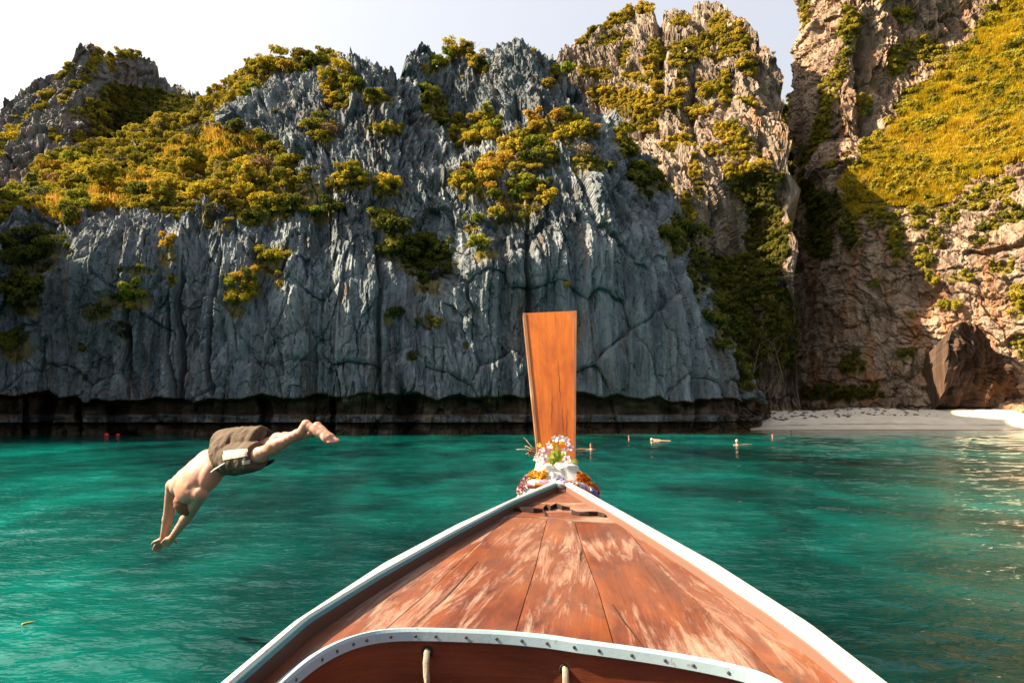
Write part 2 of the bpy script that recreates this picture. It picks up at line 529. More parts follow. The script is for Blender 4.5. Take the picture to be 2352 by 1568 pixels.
def wet_main(P, U, V):
    x, y, z = P[..., 0], P[..., 1], P[..., 2]
    lip = 3.5 + .8*perlin(x*.12, 1.7, .2, 55) + .65*perlin(x*.5, .7, .2, 56) - .12*np.abs(perlin(x*2.2, 5.7, .2, 57))
    left = 1-sstep(-48, -28, x)
    lip = lip + left*(1.4*np.abs(perlin(x*.22, 3.3, .1, 58))+.3)
    in_ = 1-sstep(lip-.28, lip+.02, z)
    ledge = sstep(.95, 1.15, z)*(1-sstep(1.75+.2*perlin(x*.3, 2, 0, 59), 2.0, z))
    rec = in_*(2.3 + .9*perlin(x*.16, z*.2, .5, 60) + .5*perlin(x*.7, z*.9, .5, 61)) - in_*ledge*(1.5 + .7*perlin(x*.4, .4, .3, 62))
    foot = (1-sstep(.45, .6, z))*(.5+.5*perlin(x*.6, .1, .1, 63))
    rec = rec - in_*foot*1.0
    for (cu, w) in ((108, 16), (285, 22), (935, 26), (60, 8), (190, 7), (610, 14), (760, 8)):   # sea caves
        wob = 8*perlin(z*.8, cu*.3, .1, 64)
        rec = rec + 3.0*np.exp(-((U-cu-wob)/w)**4)*(1-sstep(lip-.9, lip+.1, z))
    # hanging stubs of rock under the lip
    stub = np.maximum(0, perlin(x*.8, .9, .4, 65)-.18)*4*sstep(lip-1.6, lip-.2, z)
    rec = np.maximum(rec - in_*stub, 0)
    P = P.copy()
    P[..., 1] += rec
    P[..., 0] += rec*x/np.maximum(y, 1)
    W = np.clip((1-sstep(lip-.05, lip+.25, z))*(1-.62*ledge*(perlin(x*.5, z*1.5, .2, 66) > -.25)), 0, 1)
    return P, W


def stain_main(U, V):
    s = .15 + .95*np.exp(-((U-1275)/80)**2)*sstep(470, 620, V) + .8*np.exp(-((U-1370)/40)**2)*sstep(480, 700, V) + .5*sstep(1500, 1700, U)
    s = s + .5*np.exp(-((U-430)/30)**2)*sstep(800, 860, V) + .35*np.exp(-((U-540)/25)**2)*sstep(700, 800, V)
    return np.clip(s + .45*sstep(500, 250, V)*.4, 0, 1)


o = cliff_sheet("main", "cliff", np.linspace(-260, 1800, 1120), MAIN_TOP, 1012, MAIN_CTRL, MAT_ROCK, 520, disp_main, veg_main, stain_main,
                crest_amp=4.5, back=(26, 6), wet=wet_main, seed=1,
                streak=lambda U, V: np.clip(.28*sstep(480, 640, V) + .75*np.exp(-((U-740)/90)**2)*sstep(520, 600, V) + .4*np.exp(-((U-480)/60)**2)*sstep(540, 640, V), 0, 1))
tag(o, "long grey limestone sea cliff with a dark wave-cut foot, tufts of yellow green bushes and a lighter scarred centre", kind='structure')

# ---- the far peak on the left ----
A_TOP = [(-260, 430), (-150, 360), (0, 268), (30, 236), (70, 190), (120, 162), (160, 132), (185, 102), (215, 95), (236, 106), (243, 135), (258, 131), (300, 124), (340, 136), (365, 156), (390, 186),
         (415, 195), (440, 216), (470, 226), (540, 232), (640, 260)]
A_CTRL = [(-260, 560, 82), (-260, 450, 92), (0, 560, 80), (0, 400, 96), (0, 280, 106), (60, 480, 88), (120, 300, 104), (120, 180, 112), (215, 110, 116), (215, 250, 110), (240, 330, 112), (150, 400, 96),
          (300, 280, 122), (350, 320, 112), (300, 140, 146), (400, 200, 150), (430, 260, 132), (330, 200, 140), (480, 240, 140), (480, 330, 112), (640, 300, 130), (640, 400, 110), (300, 420, 106), (245, 180, 122)]
VEG_A = [(330, 250, 150, 60, 8), (280, 290, 120, 60), (420, 270, 90, 40), (205, 150, 9, 50, 35), (150, 165, 10, 34, 40), (255, 150, 12, 20), (300, 128, 36, 7), (100, 250, 10, 60, 40), (60, 310, 9, 60, 35), (170, 215, 10, 50, 40), (20, 380, 10, 50, 35), (130, 330, 16, 16), (90, 400, 18, 12), (190, 330, 30, 20)]


def disp_far(x, y, z, U, V, M):
    k = karst(x*.7, y*.7, z*.7, 1.2, 31)
    return k*(1-.5*M) - .2


o = cliff_sheet("peak", "rock_peak", np.linspace(-260, 640, 330), A_TOP, 580, A_CTRL, MAT_ROCK_FAR, 200, disp_far, lambda U, V, w: ell(U, V, VEG_A, w),
                crest_amp=7, back=(40, 40), seed=3, nback=14)
tag(o, "twin-topped grey rock peak at the far left behind the bushy slope", kind='structure')

# ---- the sunlit rounded tower behind ----
D_TOP = [(1200, 200), (1270, 152), (1300, 120), (1330, 96), (1380, 62), (1430, 26), (1465, 10), (1490, 13), (1516, 46), (1540, 36), (1580, 21), (1610, 9), (1650, 11), (1690, 31), (1715, 52), (1740, 86), (1760, 121),
         (1780, 162), (1793, 205), (1799, 255), (1806, 330), (1815, 500), (1826, 760), (1834, 930)]
D_CTRL = [(1200, 220, 140), (1300, 140, 140), (1300, 300, 134), (1400, 60, 146), (1400, 200, 134), (1470, 20, 150), (1480, 200, 126), (1516, 60, 140), (1450, 320, 121), (1610, 20, 142), (1610, 180, 124), (1610, 290, 118),
          (1700, 60, 130), (1700, 250, 113), (1760, 160, 122), (1760, 300, 108), (1560, 330, 116), (1640, 330, 113), (1600, 440, 106), (1680, 440, 108), (1650, 540, 104), (1720, 540, 110), (1740, 380, 104),
          (1785, 240, 120), (1795, 400, 103), (1800, 600, 100), (1560, 560, 104), (1640, 700, 103), (1720, 700, 101), (1775, 760, 100), (1815, 760, 102), (1650, 930, 100), (1720, 930, 106), (1830, 930, 104), (1500, 420, 108), (1250, 400, 120), (1250, 930, 110)]
VEG_D = [(1400, 110, 50, 12, -25), (1580, 100, 60, 14), (1480, 290, 50, 14), (1600, 260, 40, 16), (1660, 200, 16, 40), (1440, 130, 14, 40, 20), (1560, 200, 12, 50, 12), (1690, 400, 30, 60), (1450, 180, 40, 14), (1420, 45, 55, 18, -28), (1350, 92, 40, 14, -28), (1480, 25, 30, 12), (1560, 58, 26, 14), (1600, 130, 70, 9), (1690, 95, 40, 40), (1720, 150, 34, 30), (1650, 60, 30, 30), (1450, 235, 90, 30, 10), (1390, 220, 40, 22), (1370, 180, 60, 14),
         (1560, 150, 30, 16), (1500, 130, 18, 50, 20), (1690, 320, 60, 26, 25), (1560, 345, 50, 14), (1620, 210, 20, 30), (1510, 180, 14, 40, 20), (1540, 245, 40, 20), (1600, 420, 12, 50, -10), (1740, 420, 70, 60), (1760, 560, 60, 120), (1700, 650, 120, 80), (1790, 760, 50, 120), (1660, 800, 120, 120), (1640, 350, 30, 12), (1580, 480, 16, 40, -15), (1720, 235, 30, 12)]


def disp_d(x, y, z, U, V, M):
    k = karst(x*.8, y*.8, z*.8, 1.25, 51, 1.1)
    for (cu, w, t0, t1, amp) in ((1516, 9, 20, 200, 3.5), (1590, 6, 160, 330, 2.2), (1665, 6, 180, 320, 2.0)):
        k = k - amp*np.exp(-((U-cu-10*perlin(V/60., cu, .4, 78))/w)**2)*sstep(t0-20, t0+10, V)*(1-sstep(t1, t1+30, V))
    return k*(1-.5*M) - .2


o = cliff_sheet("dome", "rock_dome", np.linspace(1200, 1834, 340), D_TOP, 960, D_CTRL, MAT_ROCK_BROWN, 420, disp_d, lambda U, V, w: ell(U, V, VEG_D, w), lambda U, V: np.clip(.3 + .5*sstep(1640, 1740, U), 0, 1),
                crest_amp=6, back=(50, 60), seed=5, nback=16)
tag(o, "tall rounded limestone dome lit by the sun behind the grey cliff", kind='structure')

# ---- the dark wooded notch between the dome and the right wall ----
o = cliff_sheet("gap", "hill", np.linspace(1740, 1900, 60), [(1740, 262), (1800, 250), (1808, 240), (1818, 232), (1828, 226), (1840, 236), (1900, 250)], 960,
                [(1740, 250, 170), (1900, 250, 172), (1740, 960, 140), (1900, 960, 138), (1820, 600, 156)], MAT_ROCK_FAR, 120,
                lambda x, y, z, U, V, M: 1.5*fbm(x*.2, y*.2, z*.2, 4, 81), lambda U, V, w: np.ones(U.shape), crest_amp=10, back=(40, 30), seed=8, nback=8)
tag(o, "dark wooded hillside seen through the gap between two cliffs", kind='structure')

# ---- the big sunlit wall on the right ----
E_CTRL = [(1822, -150, 146), (1822, 200, 140), (1826, 450, 132), (1830, 700, 124), (1836, 950, 117), (1880, -150, 131), (1880, 200, 126), (1890, 450, 119), (1900, 700, 112), (1900, 950, 109),
          (1950, 100, 124), (1960, 300, 118), (1980, 440, 112), (2040, 240, 122), (2030, 120, 124), (2100, 0, 125), (2100, -150, 130), (2080, 320, 115), (2050, 500, 107), (2050, 700, 104), (2050, 950, 102), (2200, 120, 120), (2200, 300, 111), (2200, 450, 103), (2200, 650, 98.5), (2200, 960, 96),
          (2300, 0, 121), (2350, 150, 111), (2350, 350, 100), (2350, 500, 95), (2350, 700, 92.5), (2350, 960, 90), (2600, -150, 117), (2600, 100, 102), (2600, 350, 90), (2600, 600, 84), (2600, 960, 81), (2280, 60, 120), (1930, 200, 122), (2450, -150, 122)]
POLY_E = [(2290, 5), (2380, -160), (2700, -160), (2700, 330), (2352, 370), (2260, 425), (2180, 462), (2110, 470), (2020, 468), (1960, 500), (1930, 420), (1985, 345), (2045, 300), (2085, 235), (2150, 170), (2225, 100)]
VEG_E = [(2030, 505, 50, 24), (2110, 500, 24, 40), (2180, 500, 40, 20), (2240, 470, 50, 22), (2300, 440, 50, 24), (1950, 530, 26, 50), (2060, 590, 14, 30), (2270, 530, 30, 12), (2140, 640, 12, 26), (1895, 480, 55, 50), (1870, 330, 20, 90, 20), (1915, 190, 24, 90, 25), (1950, 60, 34, 50, 20), (1845, 20, 12, 70), (2120, 115, 60, 36), (2060, 140, 30, 40), (1850, 440, 26, 40), (2330, 500, 46, 26), (2120, 590, 20, 40), (2200, 640, 46, 12), (2340, 690, 26, 50), (2350, 800, 26, 40), (2150, 545, 20, 30), (2060, 540, 24, 50),
         (1960, 840, 40, 26), (1930, 905, 120, 22), (2230, 905, 60, 24), (2300, 620, 30, 14), (1990, 240, 24, 24), (1880, 560, 40, 50), (2010, 650, 20, 12), (2080, 820, 26, 10), (2470, 480, 60, 30), (2460, 640, 60, 40), (2080, 40, 30, 20), (2180, 700, 40, 14), (2250, 560, 26, 10)]


def veg_e(U, V, wob):
    return np.maximum(ell(U, V, VEG_E, wob), in_poly(U+wob*110, V+wob*95, POLY_E)*np.where(perlin((U*.62+V*.78)/26., (V*.62-U*.78)/120., .5, 611) > -.3, 1.0, .58))


def disp_e(x, y, z, U, V, M):
    xx = x + y*.6
    k = karst(x*.8, y*.8, z*.85, 1.2, 71, 1.15)
    # blocky jointing of the lower wall
    xw = xx + .9*perlin(xx*.5, y*.4, z*.5, 93) + .3*perlin(xx*1.7, y*1.2, z*1.7, 94); zw = z + .8*perlin(xx*.4, y*.4, z*.6, 95) + .3*perlin(xx*1.9, y*1.5, z*1.9, 96)
    val, v2, ox, oz, bd = cells(xw/2.1, zw/2.6, 91)
    blk = .7*(val-.5) + .5*((v2-.5)*ox - (val-.4)*oz) - .25*np.exp(-(bd*14)**2)
    low = sstep(400, 520, V)
    k = k*(1-.35*low) + low*blk
    k = k - 5*np.exp(-((U-1990-20*perlin(V/70., .2, .7, 79))/22)**2)*sstep(30, 110, V)*(1-sstep(280, 330, V))    # shaded cleft
    return k*(1-.62*M) - .2


us = np.concatenate([np.linspace(1822, 1860, 40)[:-1], np.linspace(1860, 2620, 400)])
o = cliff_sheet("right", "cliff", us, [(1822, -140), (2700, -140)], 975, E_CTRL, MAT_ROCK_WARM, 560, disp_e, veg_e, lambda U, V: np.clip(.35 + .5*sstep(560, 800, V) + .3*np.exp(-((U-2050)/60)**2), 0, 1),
                crest_amp=12, back=(30, 10), seed=6, nback=10, inward=1.15)
tag(o, "towering warm sunlit cliff at the right with a yellow grassy slope", kind='structure')

# ------------------------------------------------------------------ sea
def sea_material():
    t = NT("sea_water")
    co = t.coord('Object')
    a = t.noise(t.map(co, (.10, .05, 1)), 1.0, 4, .55, .4)
    b = t.noise(t.map(co, (.5, .22, 1)), 1.0, 5, .6, .6)
    f = t.math('ADD', t.math('MULTIPLY', a, .65), t.math('MULTIPLY', b, .35))
    c = t.ramp(f, [(.36, (.0002, .009, .009)), (.45, (.0003, .030, .028)), (.55, (.0004, .078, .068)), (.66, (.001, .17, .145))])
    c = t.dim(c, .76)
    # shallow strip along the beach: sand shows through
    c = t.mix(t.attr('shallow'), c, (.16, .13, .045))
    n1 = t.noise(t.map(co, (5.0, 8.5, 1), (0, 0, 0), (0, 0, .2)), 1.0, 2, .5, .3)
    n3 = t.noise(t.map(co, (9, 20, 1), (2, 5, 0), (0, 0, .3)), 1.0, 1.5, .5, .4)
    h = t.math('ADD', n1, t.math('MULTIPLY', n3, .5))
    nrm = t.bump(h, .6, .035)
    return t.done(t.bsdf(c, .03, nrm, spec=.31, IOR=1.33))


MAT_SEA = sea_material()
rad = np.concatenate([[.0], np.geomspace(1.3, 125, 680), np.geomspace(135, 5000, 26)])
front = np.radians(np.linspace(-46, 46, 520)); rest = np.radians(np.linspace(46, 314, 70))[1:]
ang = np.concatenate([front, rest])
R, A = np.meshgrid(rad, ang, indexing='ij')
X = R*np.sin(A); Yw = R*np.cos(A)
step = R*.0068
Z = np.zeros_like(X)
wr = np.random.default_rng(5)
for i in range(72):
    lam = .17*(3.0/.17)**(wr.random()**1.25)
    th = math.radians(-100 + wr.normal()*24)
    k = 2*math.pi/lam
    ph = wr.random()*6.28
    amp = .0043*lam*(.6+.8*wr.random())*(1.0 if lam < 1.0 else .5)
    fade = np.clip((lam/np.maximum(step, 1e-3)-2.2)/3, 0, 1)
    arg = k*(X*math.cos(th) + Yw*math.sin(th)) + ph + 1.2*perlin(X/(lam*5), Yw/(lam*5), i*.7, 300+i % 7)
    Z += amp*fade*(np.sin(arg) + .25*np.sin(2*arg+.4))
patch = .65 + .9*np.clip(perlin(X*.12, Yw*.07, .4, 320)+.25, 0, 1)
Z *= patch*(R < 130)
nr, nc = R.shape
idx = np.arange(nr*nc).reshape(nr, nc)
idx2 = np.concatenate([idx, idx[:, :1]], 1)
Q = np.stack([idx2[:-1, :-1], idx2[1:, :-1], idx2[1:, 1:], idx2[:-1, 1:]], -1).reshape(-1, 4)
sea = quad_mesh("sea", np.stack([X, Yw, Z], -1).reshape(-1, 3), Q, MAT_SEA)
shore_y = np.where(X < 24, 62+.0*X, 0)
# the edge of the beach, and of the cliff foot
BEACH_X = np.array([20., 28, 33, 38, 45, 52, 60, 70, 90])
BEACH_Y = np.array([84., 84, 85, 86, 86, 85.2, 83.6, 80.5, 74])
sy = np.interp(X, BEACH_X, BEACH_Y)
attr(sea, 'shallow', sstep(7.5, 0.5, sy - Yw)*(X > 18)*.85 + .5*sstep(5, 0, 66+.12*np.maximum(X, 0)-Yw)*sstep(-5, 12, X)*(X <= 40))
tag(sea, "rippled turquoise green sea", kind='structure')

# seabed under the water, so that the water lies on something
sb = mesh_obj("seabed", [(-5000, -5000, -6), (5000, -5000, -6), (5000, 5000, -6), (-5000, 5000, -6)], [(0, 1, 2, 3)], plain("seabed_sand", (.35, .3, .2)))
tag(sb, kind='structure')

# ------------------------------------------------------------------ beach
def sand_material():
    t = NT("pale_sand")
    co = t.coord('Object')
    a = t.noise(co, .5, 5, .6); b = t.noise(co, 14, 4, .6)
    c = t.ramp(a, [(.3, (.62, .54, .42)), (.7, (.78, .70, .57))])
    c = t.dim(t.mix(t.attr('damp'), c, (.20, .14, .075)), .8)
    return t.done(t.bsdf(c, .9, t.bump(b, .5, .04), spec=.15))


bx = np.linspace(20, 92, 240); bs = np.linspace(-.12, 1.25, 70)
BX, BS = np.meshgrid(bx, bs)
by0 = np.interp(BX, BEACH_X, BEACH_Y) + .5*perlin(BX*.2, .3, .1, 401)
BYw = by0 + BS*np.interp(BX, [20, 45, 66, 92], [15, 14, 9, 8])
BZ = np.where(BS < 0, BS*4, 0) + 1.5*np.clip(BS, 0, 2)**.85 + .75*sstep(.45, .7, BS) + .5*sstep(.8, 1.1, BS)
BZ = BZ*np.where(BS > 0, np.interp(BX, [26, 29, 33, 42], [.02, .2, .6, 1]), 1)
BZ = BZ*(.9 + .25*perlin(BX*.09, BYw*.05, .2, 402)) + (.07*fbm(BX*.9, BYw*.9, .3, 3, 403) + .04*perlin(BX*2.5, BYw*2.5, .3, 409))*(BS > .1)
beach = quad_mesh("beach", np.stack([BX, BYw, BZ], -1).reshape(-1, 3), grid_quads(*BX.shape), sand_material())
wrack = np.exp(-((BS-.40-.05*perlin(BX*.15, .1, .2, 404))/.035)**2)*sstep(-.1, .15, perlin(BX*.22, BS*6, .3, 405)+.12)*(BX < 62)
attr(beach, 'damp', np.clip(sstep(.055, .0, BS) + .75*wrack, 0, 1))
tag(beach, "strip of pale sand under the right cliff, half in shade", kind='structure')
# ------------------------------------------------------------------ bushes and grass
def leaf_material(name, stops):
    t = NT(name)
    oi = t.n("ObjectInfo")
    co = t.coord('Object')
    nz = t.noise(co, 2.2, 3, .6)
    big = t.noise(t.n("NewGeometry").outputs['Position'], .085, 3, .6)
    f = t.math('ADD', t.math('ADD', t.math('MULTIPLY', oi.outputs['Random'], .5), t.math('MULTIPLY', nz, .25)), t.math('SUBTRACT', t.math('MULTIPLY', big, 1.2), .45))
    c = t.mix(1.0, t.ramp(f, stops), oi.outputs['Color'], 'MULTIPLY')
    c = t.dim(c, .78)
    dif = t.n("BsdfDiffuse", {'Color': c}).outputs[0]
    tr = t.n("BsdfTranslucent", {'Color': c}).outputs[0]
    return t.done(t.n("MixShader", {0: .32, 1: dif, 2: tr}).outputs[0])


MAT_LEAF = leaf_material("shrub_leaves", [(.08, (.10, .105, .024)), (.3, (.21, .185, .028)), (.52, (.37, .30, .034)), (.75, (.48, .36, .042)), (.97, (.42, .30, .07))])
MAT_BARE = leaf_material("leafless_twigs", [(.1, (.17, .135, .085)), (.5, (.25, .19, .115)), (.9, (.28, .20, .10))])
MAT_GRASS = leaf_material("dry_grass", [(.1, (.48, .35, .018)), (.5, (.62, .45, .022)), (.9, (.60, .38, .05))])


def bush_mesh(name, kind, seed, nleaf):
    r = np.random.default_rng(seed)
    lobes = []
    if kind == 'round':
        lobes = [((0, 0, .45), (.72, .72, .66))] + [((r.normal()*.4, r.normal()*.4, .5+r.random()*.5), (.40, .40, .38)) for _ in range(6)]
    elif kind == 'spreading':
        lobes = [((r.normal()*.55, r.normal()*.55, .25+r.random()*.55), (.42+.15*r.random(), .42, .36)) for _ in range(9)]
    elif kind == 'upright':
        lobes = [((r.normal()*.22, r.normal()*.22, .3+.2*k), (.48-.03*k, .48-.03*k, .34)) for k in range(6)]
    elif kind == 'clumpy':
        lobes = [((r.normal()*.5, r.normal()*.5, .3+r.random()*.8), (.36, .36, .34)) for _ in range(10)]
    else:
        lobes = [((r.normal()*.5, r.normal()*.5, .4+r.random()*.5), (.45, .45, .35)) for _ in range(5)]
    w = np.array([l[1][0]*l[1][2] for l in lobes]); w /= w.sum()
    li = r.choice(len(lobes), nleaf, p=w)
    d = r.normal(size=(nleaf, 3)); d /= np.linalg.norm(d, axis=1, keepdims=True)
    d[:, 2] = np.where(d[:, 2] < -.35, -d[:, 2], d[:, 2])
    c = np.array([lobes[i][0] for i in li]); s = np.array([lobes[i][1] for i in li])
    p = c + d*s*(.66 + .52*r.random((nleaf, 1))**1.3)
    n = d/s; n /= np.linalg.norm(n, axis=1, keepdims=True)
    n = n + r.normal(size=n.shape)*.45; n /= np.linalg.norm(n, axis=1, keepdims=True)
    t1 = np.cross(n, r.normal(size=n.shape)); t1 /= np.linalg.norm(t1, axis=1, keepdims=True)
    t2 = np.cross(n, t1)
    sz = (.085 + .07*r.random((nleaf, 1)))*(1.0 if kind != 'sparse' else .8)
    V = np.stack([p - t1*sz*1.2, p + t2*sz*.75, p + t1*sz*1.2 + n*sz*.3, p - t2*sz*.75], 1).reshape(-1, 3)
    V[:, 2] = np.maximum(V[:, 2], -.25)
    Q = np.arange(nleaf*4).reshape(-1, 4)
    # a few woody stems from the root into the crown
    sv, sq = [], []
    for k in range(5 if kind != 'bare' else 46):
        l = lobes[r.integers(len(lobes))][0]
        a = Vector((0, 0, -.3)); b = Vector(l)
        if kind == 'bare':
            b = Vector((r.normal()*.5, r.normal()*.5, .45+.5*r.random())); a = a.lerp(b, r.random()*.5) + Vector((r.normal()*.1, r.normal()*.1, 0)); b = a + (b-a)*1.2
        side = Vector((.03, 0, 0)); fr = Vector((0, .03, 0))
        i0 = len(V) + len(sv)
        sv += [a-side-fr, a+side-fr, a+side+fr, a-side+fr, b-side*.3, b+side*.3, b+fr*.3, b-fr*.3]
        sq += [(i0, i0+1, i0+5, i0+4), (i0+1, i0+2, i0+6, i0+5), (i0+2, i0+3, i0+7, i0+6), (i0+3, i0, i0+4, i0+7)]
    V = np.concatenate([V, np.array([tuple(x) for x in sv])]); Q = np.concatenate([Q, np.array(sq)])
    o = quad_mesh("bush", V, Q, MAT_LEAF if kind != 'bare' else MAT_BARE, smooth=False)
    return o


def grass_mesh(name, seed, n=90):
    r = np.random.default_rng(seed)
    b = r.normal(size=(n, 2))*.55
    h = .35 + .5*r.random(n); a = r.random(n)*6.28; lean = .25 + .45*r.random(n)
    w = .05
    V = []
    for i in range(n):
        dx, dy = math.cos(a[i]), math.sin(a[i])
        x, y = b[i]
        V += [(x-dy*w, y+dx*w, -.2), (x+dy*w, y-dx*w, -.2), (x+dx*lean[i]+dy*w*.4, y+dy*lean[i]-dx*w*.4, h[i]), (x+dx*lean[i]-dy*w*.4, y+dy*lean[i]+dx*w*.4, h[i])]
    return quad_mesh(name, np.array(V), np.arange(4*n).reshape(-1, 4), MAT_GRASS, smooth=False)


KINDS = ['round', 'spreading', 'upright', 'clumpy', 'sparse', 'bare']
PROTO = [bush_mesh("shrub", k, 100+i, {'sparse': 260, 'bare': 60}.get(k, 560)) for i, k in enumerate(KINDS)]
PROTO_GRASS = grass_mesh("grass", 5)


def scatter(key, rmin, rmax, spacing, seed, thr=.6, limit=4000, small_bias=2.6):
    S = SHEETS[key]
    r = np.random.default_rng(seed)
    P, M, U, V = S['P'], S['M'], S['U'], S['V']
    a = np.linalg.norm(np.cross(P[1:, :-1]-P[:-1, :-1], P[:-1, 1:]-P[:-1, :-1]), axis=-1)
    m = M[:-1, :-1]
    vis = (U[:-1, :-1] > -25) & (U[:-1, :-1] < 2390) & (V[:-1, :-1] > -25) & (P[:-1, :-1, 2] > 2.6)
    w = (a*np.where(m > thr, m, .0)*vis).ravel()
    w = w + (a*.0035*vis).ravel()                                   # strays on bare rock
    area = w.sum()
    n = int(min(60000, area/(spacing**2)*5))
    idx = r.choice(w.size, n, p=w/area)
    cols = P.shape[1]-1
    ii, jj = idx//cols, idx % cols
    pts = P[ii, jj]; nrm = S['N'][ii, jj]; mm = M[ii, jj]
    grid = {}
    out = []
    for k in range(n):
        rad_ = rmin + (rmax-rmin)*r.random()**small_bias
        if r.random() < .05: rad_ *= 1.35
        if mm[k] < thr: rad_ *= .62
        p = pts[k]; cell = tuple((p/2.0).astype(int)); ok = True
        for dx in (-1, 0, 1):
            for dy in (-1, 0, 1):
                for dz in (-1, 0, 1):
                    for (q, qr) in grid.get((cell[0]+dx, cell[1]+dy, cell[2]+dz), ()):
                        if (q[0]-p[0])**2+(q[1]-p[1])**2+(q[2]-p[2])**2 < (spacing*.42*(qr+rad_))**2:
                            ok = False; break
                    if not ok: break
                if not ok: break
            if not ok: break
        if not ok: continue
        grid.setdefault(cell, []).append((p, rad_))
        out.append((p, nrm[k], rad_, U[ii[k], jj[k]], V[ii[k], jj[k]], mm[k]))
        if len(out) >= limit: break
    return out


def mass(name, pts, protos, label, squash=(1, 1, 1), tint=(1, 1, 1, 1), seed=0):
    """All the lesser plants of one slope as one object: points that carry plants."""
    r = np.random.default_rng(seed)
    n = len(pts)
    me = bpy.data.meshes.new(name)
    co = np.array([p[0] for p in pts], np.float32)
    me.vertices.add(n); me.vertices.foreach_set('co', co.ravel())
    a = me.attributes.new('plant_size', 'FLOAT_VECTOR', 'POINT')
    sc = np.array([p[2] for p in pts])[:, None]*np.array(squash)[None]*(.85+.3*r.random((n, 3)))
    a.data.foreach_set('vector', sc.astype(np.float32).ravel())
    rot = np.zeros((n, 3), np.float32)
    for i, p in enumerate(pts):
        rot[i] = lean_rot(p[1], r.random()*6.28).to_euler()
    a = me.attributes.new('plant_rot', 'FLOAT_VECTOR', 'POINT'); a.data.foreach_set('vector', rot.ravel())
    a = me.attributes.new('plant_kind', 'INT', 'POINT'); a.data.foreach_set('value', np.where(r.random(n) < .06, len(protos)-1, r.integers(0, max(1, len(protos)-1), n)).astype(np.int32))
    o = bpy.data.objects.new(name, me); COL.objects.link(o)
    o.color = tint
    ng = bpy.data.node_groups.new(name + "_growth", 'GeometryNodeTree')
    ng.interface.new_socket('Geometry', in_out='INPUT', socket_type='NodeSocketGeometry')
    ng.interface.new_socket('Geometry', in_out='OUTPUT', socket_type='NodeSocketGeometry')
    gi = ng.nodes.new('NodeGroupInput'); go = ng.nodes.new('NodeGroupOutput')
    def named(nm, typ):
        nd = ng.nodes.new('GeometryNodeInputNamedAttribute'); nd.data_type = typ; nd.inputs['Name'].default_value = nm
        return nd.outputs['Attribute']
    e2r = ng.nodes.new('FunctionNodeEulerToRotation')
    ng.links.new(named('plant_rot', 'FLOAT_VECTOR'), e2r.inputs[0])
    size = named('plant_size', 'FLOAT_VECTOR'); kindv = named('plant_kind', 'INT')
    join = ng.nodes.new('GeometryNodeJoinGeometry')
    for k, pr in enumerate(protos):
        oi = ng.nodes.new('GeometryNodeObjectInfo'); oi.inputs['Object'].default_value = pr; oi.inputs['As Instance'].default_value = True
        cmp_ = ng.nodes.new('FunctionNodeCompare'); cmp_.data_type = 'INT'; cmp_.operation = 'EQUAL'
        ng.links.new(kindv, cmp_.inputs[2]); cmp_.inputs[3].default_value = k
        iop = ng.nodes.new('GeometryNodeInstanceOnPoints')
        ng.links.new(gi.outputs[0], iop.inputs['Points']); ng.links.new(cmp_.outputs[0], iop.inputs['Selection'])
        ng.links.new(oi.outputs['Geometry'], iop.inputs['Instance']); ng.links.new(e2r.outputs[0], iop.inputs['Rotation'])
        ng.links.new(size, iop.inputs['Scale'])
        ng.links.new(iop.outputs[0], join.inputs[0])
    ng.links.new(join.outputs[0], go.inputs[0])
    md = o.modifiers.new("growth", 'NODES'); md.node_group = ng
    tag(o, label, kind='stuff')
    return o


def lean_rot(n, spin):
    up = (Vector((0, 0, 1))*1.0 + Vector(n.tolist())*.55).normalized()
    q = Vector((0, 0, 1)).rotation_difference(up)
    return q @ Matrix.Rotation(spin, 3, 'Z').to_quaternion()


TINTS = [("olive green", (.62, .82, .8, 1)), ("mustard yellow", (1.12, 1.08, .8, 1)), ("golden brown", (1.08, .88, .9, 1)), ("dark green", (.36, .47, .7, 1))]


def where(key, u, v):
    if key == 'main':
        if v < 210:
            if u < 800: return "on the crest above the bushy left slope"
            if u < 1010: return "beside the rock pinnacles on the skyline"
            return "on the crest left of the sunlit dome"
        if u < 120: return ("high at the photo's left edge" if v < 540 else "on shaded rock at the photo's left edge")
        if u < 330: return "on the shoulder below the far peak" if v < 515 else "on shaded rock low on the left"
        if u < 540: return "at the right end of the sloping shoulder" if v < 525 else "on the streaked wall left of the diver"
        if u < 700:
            if v < 330: return "among grey spikes under the left crest"
            if v < 520: return "on the wall's edge above the diver"
            return "on the ledge straight above the diver's feet"
        if u < 840: return "on grey blades left of the hollow" if v < 530 else "on the pale streaked wall"
        if u < 1062: return "in the dark hollow left of the prow board" if v > 450 else "on steep grey rock above the dark hollow"
        if u < 1160: return "in the shaded bowl below the skyline" if v < 370 else "on ribs left of the prow board"
        if u < 1330: return "on the ramp under the sunlit crest" if v < 400 else "in the big clump above the prow board"
        if u < 1480: return "on the right shoulder of the grey cliff"
        return "on the dark flank beside the gorge" if v < 650 else "low on the dark flank beside the gorge"
    if key == 'peak': return "on the far left peak" if u < 240 else "in the shaded saddle behind the left slope"
    if key == 'dome': return "on top of the sunlit dome" if v < 170 else ("on the face of the sunlit dome" if v < 400 else "at the sunlit dome's foot")
    if v > 780: return "behind the beach under the right cliff"
    if u < 1960: return "on the left edge of the right cliff"
    if v < 200: return "high on the right cliff"
    return "on the right cliff's yellow slope" if v < 480 else "low on the right cliff's pale face"


